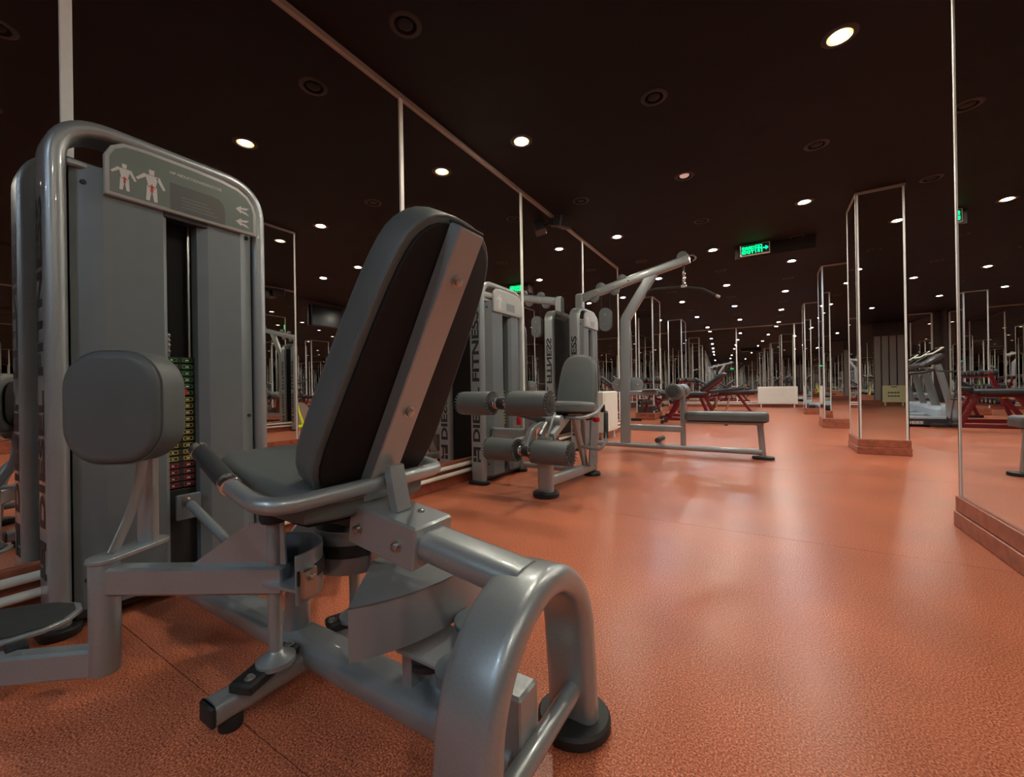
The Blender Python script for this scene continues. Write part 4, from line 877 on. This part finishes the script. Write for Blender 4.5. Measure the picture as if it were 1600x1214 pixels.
def spin_bike(o, rz, label, m):
    t = thing('exercise_bike', label, 'exercise bike', (o[0], o[1], 0)); c, s_ = cos(rz), sin(rz)
    def w(x, y, z): return V((o[0] + x * c - y * s_, o[1] + x * s_ + y * c, z))
    U, S = V((c, s_, 0)), V((-s_, c, 0))
    for x in (-.5, .5): MB().sweep([w(x, -.25, .05), w(x, .25, .05)], rrect(.05, .06, .012, 3), U).build('stabiliser', 'black', t)
    MB().sweep([w(-.5, 0, .08), w(.5, 0, .08)], rrect(.05, .06, .012, 3), S).build('base_rail', m, t)
    MB().sweep(fillet([w(-.42, 0, .08), w(-.05, 0, .38), w(.30, 0, .62)], .1, 5), rrect(.06, .08, .02, 3), S).build('main_frame', m, t)
    MB().sweep([w(.46, 0, .08), w(.30, 0, .62), w(.24, 0, .85)], rrect(.05, .07, .02, 3), S).build('fork', m, t)
    fw_ = MB().lathe(w(.36, -.03, .36), S, [(0, .06), (.004, .23), (.05, .23), (.054, .06)], 36).build('flywheel', 'steel', t)
    MB().lathe(w(.36, -.06, .36), S, [(0, .05), (.004, .20), (.016, .21), (.018, .05)], 36).build('flywheel_cover', m, fw_)
    MB().sweep([w(-.16, 0, .30), w(-.26, 0, .92)], rrect(.04, .05, .01, 3), S).build('seat_post', 'steel', t)
    MB().slab(smooth_outline([(-.15, -.10), (.02, -.07), (.16, -.025), (.16, .025), (.02, .07), (-.15, .10)], 2), w(-.26, 0, .92), U, S, (0, 0, 1), .06, .01, .025, 4).build('saddle', 'black', t)
    hb_ = MB().tube(fillet([w(.45, -.22, 1.08), w(.36, -.22, 1.0), w(.24, -.10, .98), w(.24, .10, .98), w(.36, .22, 1.0), w(.45, .22, 1.08)], .06, 4), .016, 10).build('handlebar', 'black', t); MB().sweep([w(.26, 0, .62), w(.22, 0, .99)], rrect(.04, .05, .01, 3), S).build('handlebar_post', 'steel', t)
    for sy, dz in ((-1, -.16), (1, .16)):
        cr = MB().sweep([w(-.02, sy * .07, .36), w(-.02 + .05 * sy, sy * .08, .36 + dz)], rrect(.03, .02, .006, 2), U).build('crank', 'steel', t); MB().frame_box(w(-.02 + .05 * sy, sy * .14, .36 + dz), U, S, (0, 0, 1), .05, .045, .012, .006).build('pedal', 'black', cr)
    return t
spin_bike((4.05, 4.72), pi / 2 + .2, 'bright lime exercise bike near the far right wall, seen in the left mirror', 'lime')
spin_bike((2.80, 9.55), pi * .55, 'black exercise bike standing in front of the nearest treadmill', 'dark')

# ------------------------------------------------------------------ behind the camera: board, dumbbell tree, photographer
yb_ = thing('notice_board', 'pale yellow board with a hand slot and two lines of dark lettering', 'notice board', (3.87, Y_BACK + .1, 0))
MB().box(3.57, 4.18, Y_BACK + .06, Y_BACK + .10, .12, .72, .012).build('board', 'yellow', yb_)
MB().box(3.80, 3.96, Y_BACK + .10, Y_BACK + .103, .655, .68, .001).build('hand_slot', 'black', yb_)
for r_, z in enumerate((.44, .32)):
    m_ = MB()
    for i in range(7): m_.box(3.72 + i * .045, 3.72 + i * .045 + .032, Y_BACK + .10, Y_BACK + .1025, z, z + .055 - .012 * (i % 2))
    mk = m_.build('lettering', 'print', yb_, smooth=False); mk['kind'] = 'stuff'
for x in (3.64, 4.11): MB().box(x - .02, x + .02, Y_BACK + .05, Y_BACK + .13, 0, .12, .004).build('leg', 'yellow', yb_)
tr_ = thing('dumbbell_tree', 'upright black dumbbell tree beside the pale yellow board', 'dumbbell rack', (4.36, Y_BACK + .4, 0))
MB().cyl((4.36, Y_BACK + .4, 0), (4.36, Y_BACK + .4, .03), .24, n=28, bev=.006).build('base', 'black', tr_); MB().box(4.33, 4.39, Y_BACK + .37, Y_BACK + .43, .03, 1.5, .008).build('column', 'black', tr_)
for i in range(8):
    z = .18 + i * .165; MB().box(4.20, 4.52, Y_BACK + .36, Y_BACK + .44, z - .06, z - .05, .002).build('cradle', 'black', tr_)
    dumbbell((4.36, Y_BACK + .50, z), (1, 0, 0), .045, .24, 'pale ended dumbbell on the upright tree, %s from the floor' % ('lowest', 'second', 'third', 'fourth', 'fifth', 'sixth', 'seventh', 'topmost')[i])

F_ = V((-.525, .851, 0)); RR = V((.851, .525, 0)); PB = F_ * -.55
pe = thing('person', 'person in a dark shirt crouching and holding up a phone, reflected in the end wall', 'person', (PB.x, PB.y, 0))
def jp(r, f, z): return PB + RR * r + F_ * f + V((0, 0, z))
def skin(name, joints, edges, m, parent, root=0, sub=2):
    off = wloc(parent); me = bpy.data.meshes.new(name)
    me.from_pydata([tuple(V(j[0]) - off) for j in joints], edges, []); me.update()
    o = bpy.data.objects.new(name, me); link(o); o.parent = parent
    md = o.modifiers.new('skin', 'SKIN'); md.use_smooth_shade = True
    for v, j in zip(me.skin_vertices[0].data, joints): v.radius = (j[1], j[1] if len(j) < 3 else j[2]); v.use_root = False
    me.skin_vertices[0].data[root].use_root = True
    s_ = o.modifiers.new('sub', 'SUBSURF'); s_.levels = sub; s_.render_levels = sub
    me.materials.append(M[m]); return o
J = []; E_ = []
def ad_(p, r, par=None, r2=None):
    J.append((p, r) if r2 is None else (p, r, r2)); i = len(J) - 1
    if par is not None: E_.append((par, i))
    return i
pel = ad_(jp(0, -.10, .30), .12); wai = ad_(jp(0, -.09, .45), .11, pel); che = ad_(jp(0, -.05, .62), .125, wai); nek = ad_(jp(0, .00, .78), .055, che); skl = ad_(jp(0, .03, .86), .072, nek); crn = ad_(jp(0, .03, .95), .085, skl); ad_(jp(0, .02, 1.02), .06, crn)
hands = []
for s_ in (-1, 1):
    sh = ad_(jp(.17 * s_, -.04, .71), .06, che); el = ad_(jp(.24 * s_, .16, .56), .043, sh); wr = ad_(jp(.11 * s_, .40, .745), .028, el); pm = ad_(jp(.085 * s_, .455, .785), .03, wr)
    for k in range(4): a = ad_(jp(.080 * s_, .475, .805 - .017 * k), .008, pm); b = ad_(jp(.066 * s_, .496, .808 - .017 * k), .0075, a); ad_(jp(.050 * s_, .499, .808 - .017 * k), .007, b)
    a = ad_(jp(.070 * s_, .462, .80), .009, pm); ad_(jp(.045 * s_, .478, .80), .008, a)
    hp_ = ad_(jp(.10 * s_, -.06, .28), .095, pel); kn = ad_(jp(.20 * s_, .24, .47), .062, hp_); ak = ad_(jp(.16 * s_, .03, .10), .04, kn); ad_(jp(.17 * s_, .06, .045), .038, ak); ad_(jp(.18 * s_, .20, .035), .032, len(J) - 1)
skin('body', J, E_, 'skin', pe)
J2, J = J, []; E_ = []
pel = ad_(jp(0, -.10, .33), .132); wai = ad_(jp(0, -.09, .45), .125, pel); che = ad_(jp(0, -.05, .62), .140, wai); ad_(jp(0, -.01, .745), .075, che)
for s_ in (-1, 1): sh = ad_(jp(.175 * s_, -.04, .71), .075, che); ad_(jp(.225 * s_, .10, .605), .060, sh)
skin('shirt', J, E_, 'shirt', pe)
J = []; E_ = []
pel = ad_(jp(0, -.10, .29), .132)
for s_ in (-1, 1): hp_ = ad_(jp(.10 * s_, -.06, .28), .107, pel); kn = ad_(jp(.20 * s_, .245, .472), .074, hp_); ad_(jp(.16 * s_, .03, .11), .052, kn)
skin('trousers', J, E_, 'jeans', pe)
for s_ in (-1, 1): MB().slab(smooth_outline([(-.09, -.045), (.17, -.05), (.17, .05), (-.09, .045)], 2), jp(.17 * s_, .06, 0), F_, V((-F_.y, F_.x, 0)), (0, 0, 1), .085, .005, .035, 4).build('shoe', 'black', pe)
MB().sphere(jp(0, .005, .965), .098, 18, (1, 1, .95)).build('hair', 'hair', pe)
for s_ in (-1, 1): MB().sphere(jp(.032 * s_, .112, .945), .012, 8).build('eye', 'print', pe)
MB().sphere(jp(0, .122, .915), .016, 8).build('nose', 'skin', pe); MB().frame_box(jp(0, .105, .875), RR, F_, (0, 0, 1), .022, .006, .005, .003).build('mouth', 'redpaint', pe)
ph = thing('mobile_phone', 'dark phone held up in both hands by the crouching person', 'phone', PB + F_ * .520 + V((0, 0, .77)))
MB().frame_box(PB + F_ * .520 + V((0, 0, .80)), RR, F_, (0, 0, 1), .074, .0045, .036, .003).build('phone_body', 'dark', ph)
MB().frame_box(PB + F_ * .5145 + V((0, 0, .80)), RR, F_, (0, 0, 1), .070, .0008, .033, 0).build('phone_screen', 'screen', ph)
